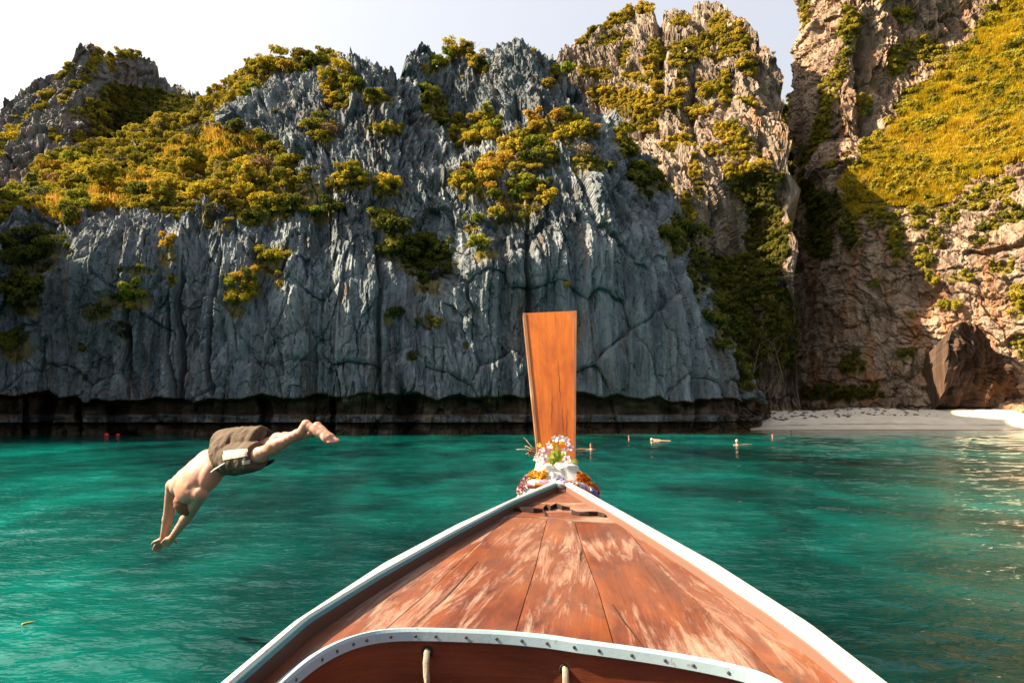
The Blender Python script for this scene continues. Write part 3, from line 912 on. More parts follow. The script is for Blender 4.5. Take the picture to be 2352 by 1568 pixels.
def gorge(key, u, v):
    """Shaded places, ravine and elsewhere, whose plants carry shade as a darker tint."""
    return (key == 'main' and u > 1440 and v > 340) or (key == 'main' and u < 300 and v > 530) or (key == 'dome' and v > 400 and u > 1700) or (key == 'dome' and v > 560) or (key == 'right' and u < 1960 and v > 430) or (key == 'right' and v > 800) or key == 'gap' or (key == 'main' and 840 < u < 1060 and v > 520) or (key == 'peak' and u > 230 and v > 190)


plants = []
for key, rmin, rmax, sp, lim in (('main', .22, 1.1, .90, 6500), ('peak', .4, 1.1, 1.05, 1200), ('dome', .26, 1.05, .95, 2600), ('right', .25, 1.0, .95, 5000), ('gap', 1.0, 2.2, 1.2, 90)):
    for p in scatter(key, rmin, rmax, sp, 900+len(key)):
        plants.append((key, p) if len([1]) else None)
cnt = {}
for key, p in plants: cnt[key] = cnt.get(key, 0)+1
print("plants", cnt)

def lone(kp):
    key, p = kp
    s = p[2]/p[0][1]
    if key == 'main' and not in_poly(np.array([p[3]]), np.array([p[4]]), POLY_MAIN)[0]: s *= 1.35
    if key == 'right' and in_poly(np.array([p[3]]), np.array([p[4]]), POLY_E)[0]: s *= .6
    if p[3] < 0 or p[3] > 2352 or p[4] < 0: s = 0
    return -s


plants.sort(key=lone)
singles, rest = plants[:285], plants[285:]
rr = random.Random(3)
made = []
used_proto = [False]*6
SHAPE = ['round', 'spreading', 'upright', 'clumpy', 'sparse', 'twiggy']
order = sorted(singles, key=lambda kp: kp[1][2])
big_cut = order[int(len(order)*.66)][1][2]; small_cut = order[int(len(order)*.33)][1][2]
for key, p in singles:
    k = rr.choices(range(6), (5, 5, 4, 5, 3, 2))[0]
    o = PROTO[k] if not used_proto[k] else PROTO[k].copy()
    if used_proto[k]: COL.objects.link(o)
    used_proto[k] = True
    c = p[0] + p[1]*p[2]*.15
    o.location = c.tolist()
    o.rotation_euler = lean_rot(p[1], rr.random()*6.28).to_euler()
    s = p[2]*1.15
    o.scale = (s*rr.uniform(.9, 1.2), s*rr.uniform(.9, 1.2), s*rr.uniform(.95, 1.3))
    tn, tc = TINTS[3 if gorge(key, p[3], p[4]) else rr.choices(range(4), (3, 4, 2, 2))[0]]  # shaded places always take the dark tint: shade painted into the leaves
    o.color = tc
    size = "large" if p[2] > big_cut else ("small" if p[2] < small_cut else "middling")
    pl = where(key, p[3], p[4])
    tag(o, f"{size} {SHAPE[k]} {tn} bush {pl}", "bush", "bushes " + pl)
    made.append(o)

# bushes that would share a label are told apart by their place beside each other
same = {}
for (key, p), o in zip(singles, made): same.setdefault(o['label'], []).append((p[3], p[4], o))
ORD = ['first', 'second', 'third', 'fourth', 'fifth', 'sixth', 'seventh', 'eighth', 'ninth']
for lab, lst in same.items():
    if len(lst) == 1: continue
    du = max(q[0] for q in lst)-min(q[0] for q in lst); dv = max(q[1] for q in lst)-min(q[1] for q in lst)
    lst.sort(key=lambda q: q[0] if du >= dv else q[1])
    for i, q in enumerate(lst):
        side = ("from left" if du >= dv else "from top")
        if len(lst) == 2: w = ("left" if i == 0 else "right") if du >= dv else ("upper" if i == 0 else "lower"); q[2]['label'] = f"{w} of two, " + lab
        else: q[2]['label'] = lab + f", {ORD[min(i, 8)]} {side}"
for o in made:
    w = o['label'].split()
    if len(w) > 16: o['label'] = ' '.join(x for x in w if x not in ('large', 'small', 'middling'))
by = {}
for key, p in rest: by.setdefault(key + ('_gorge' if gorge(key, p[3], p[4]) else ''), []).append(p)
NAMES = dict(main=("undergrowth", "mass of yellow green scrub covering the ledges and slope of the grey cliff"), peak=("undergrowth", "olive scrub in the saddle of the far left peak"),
             dome=("undergrowth", "scrub clinging to the sunlit dome and its shaded foot"), right=("undergrowth", "yellow green scrub over the sunlit right cliff"), gap_gorge=("undergrowth", "trees tinted shadow-dark filling the gap between the cliffs"),
             main_gorge=("undergrowth", "scrub tinted shadow-dark in the hollows of the grey cliff"), peak_gorge=("undergrowth", "scrub tinted shadow-dark in the saddle beside the far peak"),
             dome_gorge=("undergrowth", "thicket tinted shadow-dark in the gorge below the dome"), right_gorge=("undergrowth", "scrub tinted shadow-dark at the foot of the right cliff"))
for key, pts in by.items():
    mass(NAMES[key][0], pts, PROTO, NAMES[key][1], squash=(1, 1, 1.2), tint=(.95, .98, 1, 1) if key == "right" else ((.38, .45, .7, 1) if key.endswith("gorge") else ((1.2, 1.12, 1, 1) if key == 'dome' else (1, 1, 1, 1))), seed=len(key))  # gorge keys get a dark tint that paints shade into the leaf colour


# grass on the two sunny slopes
def grass_pts(key, poly, spacing, seed, limit, rmin, rmax):
    S = SHEETS[key]; r = np.random.default_rng(seed)
    P, U, V = S['P'], S['U'], S['V']
    a = np.linalg.norm(np.cross(P[1:, :-1]-P[:-1, :-1], P[:-1, 1:]-P[:-1, :-1]), axis=-1)
    ins = in_poly(U[:-1, :-1], V[:-1, :-1], poly) & (S['M'][:-1, :-1] > .4)
    w = (a*ins).ravel(); n = int(min(limit, w.sum()/spacing**2))
    idx = r.choice(w.size, n, p=w/w.sum()); cols = P.shape[1]-1
    ii, jj = idx//cols, idx % cols
    return [(P[i, j], S['N'][i, j], rmin+(rmax-rmin)*r.random(), 0, 0, 1) for i, j in zip(ii, jj)]


mass("grass", grass_pts('right', POLY_E, .62, 5, 9000, .5, .95), [PROTO_GRASS], "long yellow grass on the steep slope of the right cliff", seed=2)
GRASS_L = [(250, 430), (330, 380), (430, 330), (520, 300), (600, 330), (520, 380), (400, 410), (300, 470), (180, 520), (110, 500), (170, 450)]
mass("grass", grass_pts('main', GRASS_L, .55, 6, 3500, .4, .8), [PROTO_GRASS], "golden dry grass on the shoulder of the left cliff", tint=(.95, .82, 1.8, 1), seed=3)
PROTO_GRASS.location = P3(360, 400, 78.5); PROTO_GRASS.scale = (.6, .6, .6)
tag(PROTO_GRASS, "tuft of golden grass in the middle of the left shoulder", "grass tuft")
# ------------------------------------------------------------------ long-tail boat
Y0, Z0, SL = 4.0, 1.325, .09


def dk(u, v, h=0.0):
    return on_plane(u, v, Y0, Z0+h, SL)


def deck_z(y): return Z0 + SL*(y-Y0)


def c3(pts): return [((750+x/1.47)/1.633, (1850+y/1.47)/1.633) for x, y in pts]
def c4(pts): return [((2100+x/1.68)/1.633, (1850+y/1.68)/1.633) for x, y in pts]


def wood_material(name, base, deep, worn, wear, rough, coat, stain=.5, grain=(26, 1.4, 1), uv='UV', ember=None):
    t = NT(name)
    co = t.coord(uv)
    oi = t.n("ObjectInfo").outputs['Random']
    off = t.n("CombineXYZ", {0: t.math('MULTIPLY', oi, 7.0), 1: t.math('MULTIPLY', oi, 13.0), 2: 0.0}).outputs[0]
    co = t.n("VectorMath", {0: co, 1: off}, operation='ADD').outputs[0]
    g = t.noise(t.map(co, grain), 1.0, 6, .65, .5)
    fine = t.noise(t.map(co, (grain[0]*4, grain[1]*2, 1)), 1.0, 5, .7)
    blot = t.noise(t.map(co, (6.5, 2.6, 1)), 1.0, 8, .72, .6)
    c = t.ramp(blot, [(.30, deep), (.55, base), (.75, tuple(min(1, x*1.35) for x in base))])
    c = t.mix(t.ramp(g, [(.4, .0), (.7, .55)]), c, deep)
    c = t.mix(t.ramp(fine, [(.5, .0), (.8, .35)]), c, tuple(x*.4 for x in deep))
    if ember: c = t.mix(t.ramp(t.noise(t.map(co, (2.6, 1.1, 1), (5, 2, 0)), 1.0, 4, .6), [(.50, 0.0), (.66, .7)]), c, ember)
    w1 = t.noise(t.map(co, (15, 2.4, 1), (3, 1, 0)), 1.0, 10, .78, 1.0)
    w2 = t.noise(t.map(co, (60, 4.0, 1)), 1.0, 6, .75)
    wf = t.math('ADD', t.math('MULTIPLY', w1, .72), t.math('MULTIPLY', w2, .28))
    zone = t.noise(t.map(co, (2.4, 1.5, 1), (6, 6, 0)), 1.0, 3, .5)
    wf = t.math('ADD', wf, t.math('MULTIPLY', t.math('SUBTRACT', zone, .5), .55 if wear > .3 else 0.0))
    c = t.mix(t.ramp(wf, [(.60-wear*.2, 0.0), (.70-wear*.2, .55), (.80-wear*.2, 1.0)]), c, worn)
    haze_ = t.noise(t.map(co, (2.2, 1.4, 1), (9, 4, 0)), 1.0, 4, .6)
    c = t.mix(t.ramp(haze_, [(.42, 0.0), (.65, wear*.55)]), c, tuple(.55*a+.45*b for a, b in zip(worn, base)))
    dm = t.noise(t.map(co, (3.2, 2.0, 1), (1, 7, 0)), 1.0, 7, .72, .8)
    c = t.mix(t.ramp(dm, [(.60, 0.0), (.70, stain)]), c, (.055, .035, .03))
    c = t.dim(c, .75)
    h = t.math('ADD', g, t.math('MULTIPLY', fine, .6))
    nrm = t.bump(h, .35, .004)
    return t.done(t.bsdf(c, t.ramp(wf, [(.45, rough), (.65, min(1, rough+.3))]), nrm, spec=.35, coat=coat, **{'Coat Roughness': .25}))


MAT_DECK = wood_material("worn_varnished_planks", (.160, .037, .008), (.05, .011, .006), (.38, .255, .19), .45, .36, .2, .8, ember=(.24, .062, .006))
MAT_PROW = wood_material("orange_varnished_board", (.66, .165, .005), (.36, .065, .005), (.80, .40, .12), .04, .45, .06, .25, (16, .8, 1))
MAT_TRIM = wood_material("pale_wood_trim", (.36, .15, .06), (.20, .07, .025), (.50, .31, .19), .4, .5, .1, .1)
MAT_WORN = wood_material("bleached_pinkish_wood", (.22, .125, .09), (.12, .05, .035), (.34, .26, .21), .55, .6, .0, .4)
MAT_STRAKE = wood_material("dark_brown_strake", (.075, .024, .014), (.03, .012, .009), (.28, .17, .12), .2, .55, .1, .3)
MAT_HULLW = wood_material("reddish_hull_wood", (.17, .040, .014), (.075, .017, .008), (.30, .13, .07), .1, .4, .15, .2)


def paint_material(name, col, worn):
    t = NT(name)
    co = t.coord('Object')
    a = t.noise(co, 14, 8, .78, .5)
    c = t.mix(t.ramp(a, [(.54, 0.0), (.66, .75)]), col, worn)
    b = t.noise(t.map(co, (40, 40, 40)), 1.0, 4, .7)
    c = t.mix(t.ramp(b, [(.62, 0.0), (.70, .85)]), c, (.20, .14, .10))
    c = t.dim(c, .72)
    big = t.noise(co, 2.3, 3, .6)
    c = t.mix(t.ramp(big, [(.4, 0.0), (.7, .3)]), c, tuple(x*.8 for x in worn))
    return t.done(t.bsdf(c, .5, t.bump(b, .2, .003), spec=.35))


MAT_WHITE = paint_material("weathered_white_paint", (.50, .49, .46), (.37, .33, .28))
MAT_TEAL = paint_material("pale_turquoise_paint", (.06, .25, .30), (.16, .32, .35))
MAT_LIGHTBLUE = paint_material("white_and_pale_blue_paint", (.34, .44, .50), (.18, .36, .44))
MAT_BLACK = plain("black_gap", (.012, .008, .006), .8)  # even black for splits, rope holes, float rings and the underdeck sheet
MAT_STEEL = plain("dull_screw_metal", (.06, .055, .05), .45, .5)
MAT_ROPE = plain("grey_rope", (.36, .31, .25), .9, .1, .3, 160)

boat = empty("longtail_boat", (0.2, 3.4, 0), "wooden long-tail boat with worn brown foredeck, white rails and tall orange prow board", "boat")


def part(o): return adopt(o, boat)


def poly_xy(pts2, h=0.0):
    return [dk(u, v, h) for u, v in pts2]


def by_y(pts):
    """x as a function of y along a deck line."""
    p = sorted(pts, key=lambda q: q.y)
    ys = np.array([q.y for q in p]); xs = np.array([q.x for q in p])
    def f(y):
        y = np.asarray(y, float)
        lo = xs[0] + (y-ys[0])*(xs[1]-xs[0])/(ys[1]-ys[0]); hi = xs[-1] + (y-ys[-1])*(xs[-1]-xs[-2])/(ys[-1]-ys[-2])
        return np.where(y < ys[0], lo, np.where(y > ys[-1], hi, np.interp(y, ys, xs)))
    return f


railL_out = by_y(poly_xy(c3([(90, 1044), (500, 705), (1000, 382), (1400, 172), (1700, 36), (1800, -8)]), .05))
railL_in = by_y(poly_xy(c3([(166, 1044), (590, 680), (990, 436), (1392, 213), (1724, 40), (1825, -2)]), .05))
deckL = by_y(poly_xy(c3([(290, 1044), (800, 600), (1200, 330), (1500, 178), (1700, 70), (1845, 0)])))
railR_out = by_y(poly_xy(c4([(200, 0), (1000, 440), (1600, 820), (2087, 1190)]), .05))
railR_in = by_y(poly_xy(c4([(150, 0), (400, 146), (850, 424), (1300, 716), (1600, 930), (1880, 1160)]), .05))
deckR = by_y(poly_xy(c4([(140, 0), (430, 185), (850, 455), (1300, 752), (1650, 1000), (1900, 1190)])))
coam = c3([(430, 1044), (490, 990), (560, 932), (630, 882), (700, 842), (770, 808), (850, 780), (920, 763), (1000, 752), (1080, 747), (1150, 746), (1400, 755), (1700, 771), (2030, 806)])
coam += c4([(0, 922), (300, 960), (600, 1002), (800, 1034), (1000, 1072), (1120, 1096), (1230, 1124), (1330, 1160), (1400, 1200), (1450, 1245), (1490, 1300), (1515, 1370)])
coam = c3([(330, 1140), (375, 1095)]) + coam
coam3 = poly_xy(coam)
coamL = by_y([p for p, q in zip(coam3, coam) if q[0] < 900])
coamR = by_y([p for p, q in zip(coam3, coam) if q[0] > 1780])
cross_pts = poly_xy(c3([(1640, 127), (1700, 126), (1915, 138), (2100, 152), (2352, 166)]) + c4([(100, 170), (250, 178), (430, 194)]))
cross_y = lambda x: np.interp(x, [p.x for p in cross_pts], [p.y for p in cross_pts])
seam = {1: c3([(1700, 126), (1480, 322), (1220, 572), (1100, 668), (1000, 752)]),
        2: c3([(1915, 138), (1880, 270), (1850, 400), (1790, 590), (1735, 772)]),
        3: c3([(2065, 150), (2110, 300), (2150, 410), (2200, 540), (2285, 840)]),
        4: c4([(400, 190), (560, 390), (700, 530), (1000, 790), (1200, 965), (1390, 1180)])}
seam3 = {k: poly_xy(v) for k, v in seam.items()}
seamf = {k: by_y(v) for k, v in seam3.items()}


_fp = sorted([p for p, q in zip(coam3, coam) if 760 < q[0] < 1790], key=lambda p: p.x)
coam_y = lambda x: np.interp(x, [p.x for p in _fp], [p.y for p in _fp])


def camber(x, y): return -.009*((x-.25)/.8)**2


def slab(name, fa, fb, ya, yb, mat, gap=.0015, nc=14, nr=40, thick=.022, lift=0.0, follow=None):
    """A deck plank between two seam lines; ya/yb = (front, rear) y on the left and right seam."""
    V, UVs = [], []
    c = np.linspace(0, 1, nc); s = np.linspace(0, 1, nr)
    for si in s:
        for ci in c:
            ye = (1-ci)*ya[1] + ci*yb[1]
            if follow is not None: ye = float(follow(float(fa(ye))*(1-ci) + float(fb(ye))*ci)) + .004
            y = (1-si)*((1-ci)*ya[0] + ci*yb[0]) + si*ye
            xa = float(fa(y))+gap; xb = float(fb(y))-gap
            x = xa + (xb-xa)*ci
            edge = min(ci, 1-ci)*(xb-xa)
            z = deck_z(y) + camber(x, y) + lift - .002*math.exp(-edge/.003) + .0012*perlin(np.array(x*9.), np.array(y*2.), np.array(.3), 9)
            V.append((x, y, float(z))); UVs.append((x-xa, y))
    n = nr*nc
    Q = [tuple(q) for q in grid_quads(nr, nc)]
    V2 = V + [(x, y, z-thick) for x, y, z in V]
    F = [q[::-1] for q in Q] + [tuple(i+n for i in q) for q in Q]
    ring = [i for i in range(nc)] + [r*nc+nc-1 for r in range(1, nr)] + [(nr-1)*nc+i for i in range(nc-2, -1, -1)] + [r*nc for r in range(nr-2, 0, -1)]
    for a, b in zip(ring, ring[1:]+ring[:1]): F.append((a, b, b+n, a+n))
    o = mesh_obj(name, V2, F, mat)
    uv = o.data.uv_layers.new(name="UVMap")
    for l in o.data.loops:
        i = l.vertex_index % n
        uv.data[l.index].uv = UVs[i]
    for p in o.data.polygons: p.use_smooth = len(p.vertices) == 4 and p.index < len(Q)
    bmn = bmesh.new(); bmn.from_mesh(o.data); bmesh.ops.recalc_face_normals(bmn, faces=bmn.faces); bmn.to_mesh(o.data); bmn.free()
    o.data.set_sharp_from_angle(angle=math.radians(25))
    return part(o)


def ends(k, tuck=-.004):
    p = sorted(seam3[k], key=lambda q: q.y)
    return (p[-1].y - .004, p[0].y - tuck)


YB = 1.30                                                               # the side decks run on past the photo's edge
jL = seam3[1][-1]; jR = seam3[4][-1]
fL2 = lambda y: np.where(y > jL.y, seamf[1](y), np.maximum(coamL(y), deckL(y)+.05))
fR2 = lambda y: np.where(y > jR.y, seamf[4](y), np.minimum(coamR(y), deckR(y)-.05))
e1, e2, e3, e4 = ends(1), ends(2), ends(3), ends(4)
yfl = cross_pts[0].y; yfr = cross_pts[-1].y
slab("deck_plank", deckL, fL2, (yfl+.05, YB), (e1[0], YB), MAT_DECK, nr=90)
slab("deck_plank", seamf[1], seamf[2], e1, e2, MAT_DECK, follow=coam_y)
slab("deck_plank", seamf[2], seamf[3], e2, e3, MAT_DECK, follow=coam_y)
slab("deck_plank", seamf[3], seamf[4], e3, e4, MAT_DECK, follow=coam_y)
slab("deck_plank", fR2, deckR, (e4[0], YB), (yfr+.03, YB), MAT_DECK, nr=90)
# the cap board in the very bow
yb0 = max(p.y for p in cross_pts) + .004
V = []; nr, nc = 16, 12
for i in range(nr):
    for j in range(nc):
        c = j/(nc-1)
        xr = float(deckL(3.0))*(1-c) + float(deckR(3.0))*c
        y1 = float(cross_y(xr)) + .006
        y = y1 + (4.06-y1)*i/(nr-1)
        x = float(deckL(y))*(1-c)+float(deckR(y))*c
        V.append((x, y, float(deck_z(y)+camber(x, y))))
n = len(V)
o = quad_mesh("cap_board", np.array(V), grid_quads(nr, nc), MAT_DECK)
uv = o.data.uv_layers.new(name="UVMap")
for l in o.data.loops:
    x, y, z = V[l.vertex_index]; uv.data[l.index].uv = (y*1.0, x)
sol = o.modifiers.new("thick", 'SOLIDIFY'); sol.thickness = .022; sol.offset = -1
part(o)
tag(o, "bleached board across the tip of the deck")
# the dark underside seen through the seams
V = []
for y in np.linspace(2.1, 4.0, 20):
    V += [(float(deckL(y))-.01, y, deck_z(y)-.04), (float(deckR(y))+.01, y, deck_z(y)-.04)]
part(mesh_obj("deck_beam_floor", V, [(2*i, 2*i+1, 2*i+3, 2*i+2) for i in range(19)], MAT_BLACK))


def sweep_rail(name, fin, fout, ys, z0, z1, mat, bev=.006):
    """A rail between two lines x = f(y): a rounded rectangle swept along the gunwale."""
    V, F = [], []
    for y in ys:
        a, b = float(fin(y)), float(fout(y)); sg = 1 if b > a else -1
        zb = deck_z(y)
        V += [(a, y, zb+z0), (a, y, zb+z1-bev), (a+sg*bev, y, zb+z1), (b-sg*bev*1.5, y, zb+z1), (b, y, zb+z1-bev*1.5), (b, y, zb+z0)]
    m = len(ys)
    for i in range(m-1):
        for k in range(6):
            F.append((i*6+k, i*6+(k+1) % 6, i*6+6+(k+1) % 6, i*6+6+k))
    F += [tuple(range(6)), tuple(range((m-1)*6+5, (m-1)*6-1, -1))]
    o = mesh_obj(name, V, F, mat)
    b = bmesh.new(); b.from_mesh(o.data); bmesh.ops.recalc_face_normals(b, faces=b.faces); b.to_mesh(o.data); b.free()
    return part(o)


ysr = np.linspace(1.25, 4.10, 70)
w_ = sweep_rail("rail", railL_in, railL_out, ysr, .034, .05, MAT_WHITE); tag(w_, "white left rail with a turquoise inner edge")
tl = sweep_rail("rail_edge", lambda y: railL_in(y)+.006, lambda y: railL_in(y)+.0005, ysr, .031, .046, MAT_TEAL, .002); tl.parent = w_; tl.matrix_parent_inverse = Matrix.Identity(4)
sweep_rail("strake", lambda y: railL_in(y)+.006, railL_out, ysr, -.05, .032, MAT_STRAKE)
sweep_rail("strake", deckL, lambda y: deckL(y)-.03, ysr, -.05, .012, MAT_STRAKE, .004)
w_ = sweep_rail("rail", railR_in, railR_out, ysr, .034, .05, MAT_WHITE); tag(w_, "broad white right rail")
sweep_rail("strake", lambda y: railR_in(y)+.004, railR_out, ysr, -.05, .032, MAT_WORN)
sweep_rail("strake", lambda y: deckR(y), lambda y: deckR(y)+.03, ysr, -.05, .016, MAT_WORN, .004)

# hull sides below the rails
ysh = np.linspace(-3.2, 4.14, 60)
for sgn, fo in ((-1, railL_out), (1, railR_out)):
    V = []; kk = 9
    for y in ysh:
        yy = max(y, 1.25)
        xo = float(fo(yy)) if y > 1.25 else float(fo(1.25)) + sgn*.10*(1-((y+3.2)/4.45)**2)
        xc = .235
        for k in range(kk):
            f = k/(kk-1)
            zt = deck_z(max(y, 1.25)) - .05
            rise = 0 if y < 2 else ((y-2)/2.14)**2*.75
            V.append((xc + (xo-sgn*.008-xc)*(1-f**2.2)**.5 if k < kk-1 else xc, y + (-.55*f*max(0, (y-2)/2.14)), zt + (-.15+rise - zt)*f))
    o = quad_mesh("hull_side", np.array(V), grid_quads(len(ysh), kk), MAT_HULLW)
    so = o.modifiers.new("thick", 'SOLIDIFY'); so.thickness = .02; so.offset = 0
    part(o)

# coaming: a white moulding with screws round the front of the cockpit
cx = np.array([p.x for p in coam3]); cy = np.array([p.y for p in coam3])
dist = np.concatenate([[0], np.cumsum(np.hypot(np.diff(cx), np.diff(cy)))])
sm = np.linspace(0, dist[-1], 120)
kern = np.ones(9)/9
px_ = np.interp(sm, dist, cx); py_ = np.interp(sm, dist, cy)
px_[4:-4] = np.convolve(px_, kern, 'valid'); py_[4:-4] = np.convolve(py_, kern, 'valid')
tx = np.gradient(px_); ty = np.gradient(py_); ln = np.hypot(tx, ty); nx, ny = ty/ln, -tx/ln    # towards the cockpit
HGT = .027
V = []
for i in range(120):
    zt = deck_z(py_[i]) + camber(px_[i], py_[i])
    x, y, a, b = px_[i], py_[i], nx[i], ny[i]
    zt += .004
    V += [(x-.012*a, y-.012*b, zt-.01), (x-.011*a, y-.011*b, zt+.001), (x, y, zt+.005), (x+.008*a, y+.008*b, zt+.005), (x+.012*a, y+.012*b, zt-.003), (x+.014*a, y+.014*b, zt-HGT), (x+.008*a, y+.008*b, zt-HGT-.004)]
F = []
for i in range(119):
    for k in range(7): F.append((i*7+k, i*7+(k+1) % 7, i*7+7+(k+1) % 7, i*7+7+k))
o = mesh_obj("coaming", V, F, MAT_LIGHTBLUE)
b_ = bmesh.new(); b_.from_mesh(o.data); bmesh.ops.recalc_face_normals(b_, faces=b_.faces); b_.to_mesh(o.data); b_.free()
part(o); tag(o, "white and pale blue moulding edging the cockpit")
coaming = o


def disc_head(name, c, nrm, r, h, mat, seg=10):
    q = Vector((0, 0, 1)).rotation_difference(Vector(nrm).normalized())
    V = []
    for k, (rr_, z) in enumerate(((r, 0), (r*.9, h*.7), (r*.5, h))):
        for i in range(seg):
            a = i/seg*6.2832
            V.append(Vector(c) + q @ Vector((rr_*math.cos(a), rr_*math.sin(a), z)))
    F = []
    for k in range(2):
        for i in range(seg): F.append((k*seg+i, k*seg+(i+1) % seg, (k+1)*seg+(i+1) % seg, (k+1)*seg+i))
    F.append(tuple(range(2*seg, 3*seg)))
    return mesh_obj(name, V, F, mat)


screws = c3([(515, 995), (665, 888), (748, 846), (835, 815), (925, 792), (1048, 776), (1192, 773), (1308, 776), (1462, 784), (1625, 796), (1787, 811), (1918, 826), (2073, 842), (2212, 863)]) + c4([(100, 962), (260, 988), (468, 1015), (660, 1046), (832, 1073), (1070, 1110)])
for (u, v) in screws:
    # nearest place on the moulding's face along that sight line
    g = dk(u, v, -.010)
    i = int(np.argmin((px_+.013*nx-g.x)**2 + (py_+.013*ny-g.y)**2))
    zt = deck_z(py_[i]) + camber(px_[i], py_[i])
    s_ = disc_head("screw", (px_[i]+.0128*nx[i], py_[i]+.0128*ny[i], zt-.010), (nx[i], ny[i], .07), .0046, .003, MAT_STEEL)
    s_.parent = coaming; s_.matrix_parent_inverse = Matrix.Identity(4)

# cockpit: bulkhead below the coaming, floor and inner sides
ib = [i for i in range(120) if coamL(1.0) is not None and py_[i] > 1.2]
V = []
for i in ib:
    zt = deck_z(py_[i])
    V += [(px_[i]-.05*nx[i]*0 + .004*nx[i], py_[i]+.004*ny[i], zt-.012), (px_[i]-.02*nx[i], py_[i]-.02*ny[i], zt-.35), (px_[i]*.8+.04, py_[i]-.03, zt-.75)]
m = len(ib)
F = []
for i in range(m-1):
    for k in range(2): F.append((i*3+k, i*3+k+1, i*3+3+k+1, i*3+3+k))
o = mesh_obj("bulkhead", V, F, MAT_HULLW, smooth=True)
uv = o.data.uv_layers.new(name="UVMap")
for l in o.data.loops:
    q = V[l.vertex_index]; uv.data[l.index].uv = (q[2]*1.2, q[0])
part(o)
part(mesh_obj("cockpit_floor", [(-.9, -3.2, .45), (1.3, -3.2, .45), (1.2, 2.4, .55), (-.8, 2.4, .55)], [(0, 1, 2, 3)], MAT_HULLW))


def tube(name, pts, r, mat, seg=8, r2=None, twist=None, cap=True):
    """A round bar along points; r2: end radius."""
    pts = [Vector(p) for p in pts]; m = len(pts); V, F = [], []
    up = None
    for i, p in enumerate(pts):
        d = (pts[min(i+1, m-1)]-pts[max(i-1, 0)]).normalized()
        if up is None: up = d.orthogonal().normalized()
        up = (up - d*up.dot(d)).normalized(); sd = d.cross(up)
        rr_ = r if r2 is None else r + (r2-r)*i/(m-1)
        for k in range(seg):
            a = k/seg*6.2832 + (twist or 0)*i
            bump = 1 + (.16*math.cos(3*(k/seg*6.2832)) if twist else 0)
            V.append(p + up*math.cos(a)*rr_*bump + sd*math.sin(a)*rr_*bump)
    for i in range(m-1):
        for k in range(seg): F.append((i*seg+k, i*seg+(k+1) % seg, (i+1)*seg+(k+1) % seg, (i+1)*seg+k))
    if cap: F += [tuple(reversed(range(seg))), tuple(range((m-1)*seg, m*seg))]
    return mesh_obj(name, V, F, mat, smooth=True)


for (u, v, lab) in ((981, 1497, "left rope hanging from a hole in the bulkhead"), (1298, 1538, "right rope hanging from a hole in the bulkhead")):
    p = dk(u, v, -.10)
    i = int(np.argmin((px_-p.x)**2 + (py_-p.y)**2))
    zt = deck_z(py_[i])
    q = Vector((px_[i], py_[i]-.012, zt-.105))
    # slide along the sight line so that the hole stands on the bulkhead
    q = P3(u, v, py_[i]-.012)
    hole = part(disc_head("rope_hole", q + Vector((0, .006, 0)), (0, -1, 0), .016, .003, MAT_BLACK, 14))
    pts = [q + Vector((0, .02, .004)), q + Vector((0, -.008, 0)), q + Vector((0, -.018, -.02))] + [q + Vector((.004*math.sin(k*.7), -.02-.001*k, -.03-.028*k)) for k in range(1, 14)]
    r_ = tube("rope", pts, .0085, MAT_ROPE, 12, twist=.55); part(r_); tag(r_, lab)

# three broken dark battens near the tip
MAT_BATTEN = plain("tarred_batten", (.030, .016, .012), .75, .2, .4)
for pts in ([(1180, 1158), (1200, 1156), (1225, 1158), (1246, 1161), (1252, 1166)], [(1248, 1158), (1254, 1150), (1264, 1153), (1276, 1150), (1290, 1153), (1308, 1153)], [(1312, 1165), (1330, 1164), (1352, 1165), (1372, 1169), (1387, 1168)]):
    pp = [dk(u, v, .022+.012*math.sin(k*2.1)**2+.006) for k, (u, v) in enumerate(pts)]
    V, F = [], []
    for k, p in enumerate(pp):
        w = .016*(.8+.4*rr.random()); h = .018*(.7+.6*rr.random())
        z = deck_z(p.y)+camber(p.x, p.y)
        V += [(p.x, p.y-w, z+.0015), (p.x, p.y-w*.8, z+h), (p.x+.004, p.y+w*.7, z+h*.9), (p.x, p.y+w, z+.0015)]
    for k in range(len(pp)-1):
        for j in range(4): F.append((k*4+j, k*4+(j+1) % 4, k*4+4+(j+1) % 4, k*4+4+j))
    F += [(3, 2, 1, 0), tuple(range(len(V)-4, len(V)))]
    part(mesh_obj("batten", V, F, MAT_BATTEN))
# open cracks in the planks (dark splits laid into the surface)
for pts in (c3([(1530, 372), (1440, 480), (1350, 572), (1260, 650), (1150, 742)]), c3([(2104, 300), (2098, 340), (2096, 372)]), c4([(330, 700), (420, 830), (540, 985)])):
    V = []
    for k, (u, v) in enumerate(pts):
        p = dk(u, v, .0); z = deck_z(p.y)+camber(p.x, p.y)
        w = .0016*math.sin(math.pi*(k+.35)/(len(pts)-.3))+.0006
        V += [(p.x-w, p.y, z+.0022), (p.x+w, p.y, z+.0022)]
    part(mesh_obj("split", V, [(2*i, 2*i+1, 2*i+3, 2*i+2) for i in range(len(pts)-1)], MAT_BLACK))

# ---- prow board ----
def board_pt(fu, fv, back=0.0):
    """fu 0..1 across, fv 0 (foot) .. 1 (top)."""
    Yb = 4.13 + .36*fv**1.25
    ul = 1241 + (1201-1241)*fv; ur = 1321.5 + (1324.5-1321.5)*fv
    vl = 1112 + (718.6-1112)*fv; vr = 1112 + (713-1112)*fv
    p = P3(ul + (ur-ul)*fu, vl + (vr-vl)*fu, Yb)
    p.y += back; p.z -= back*.30
    return p


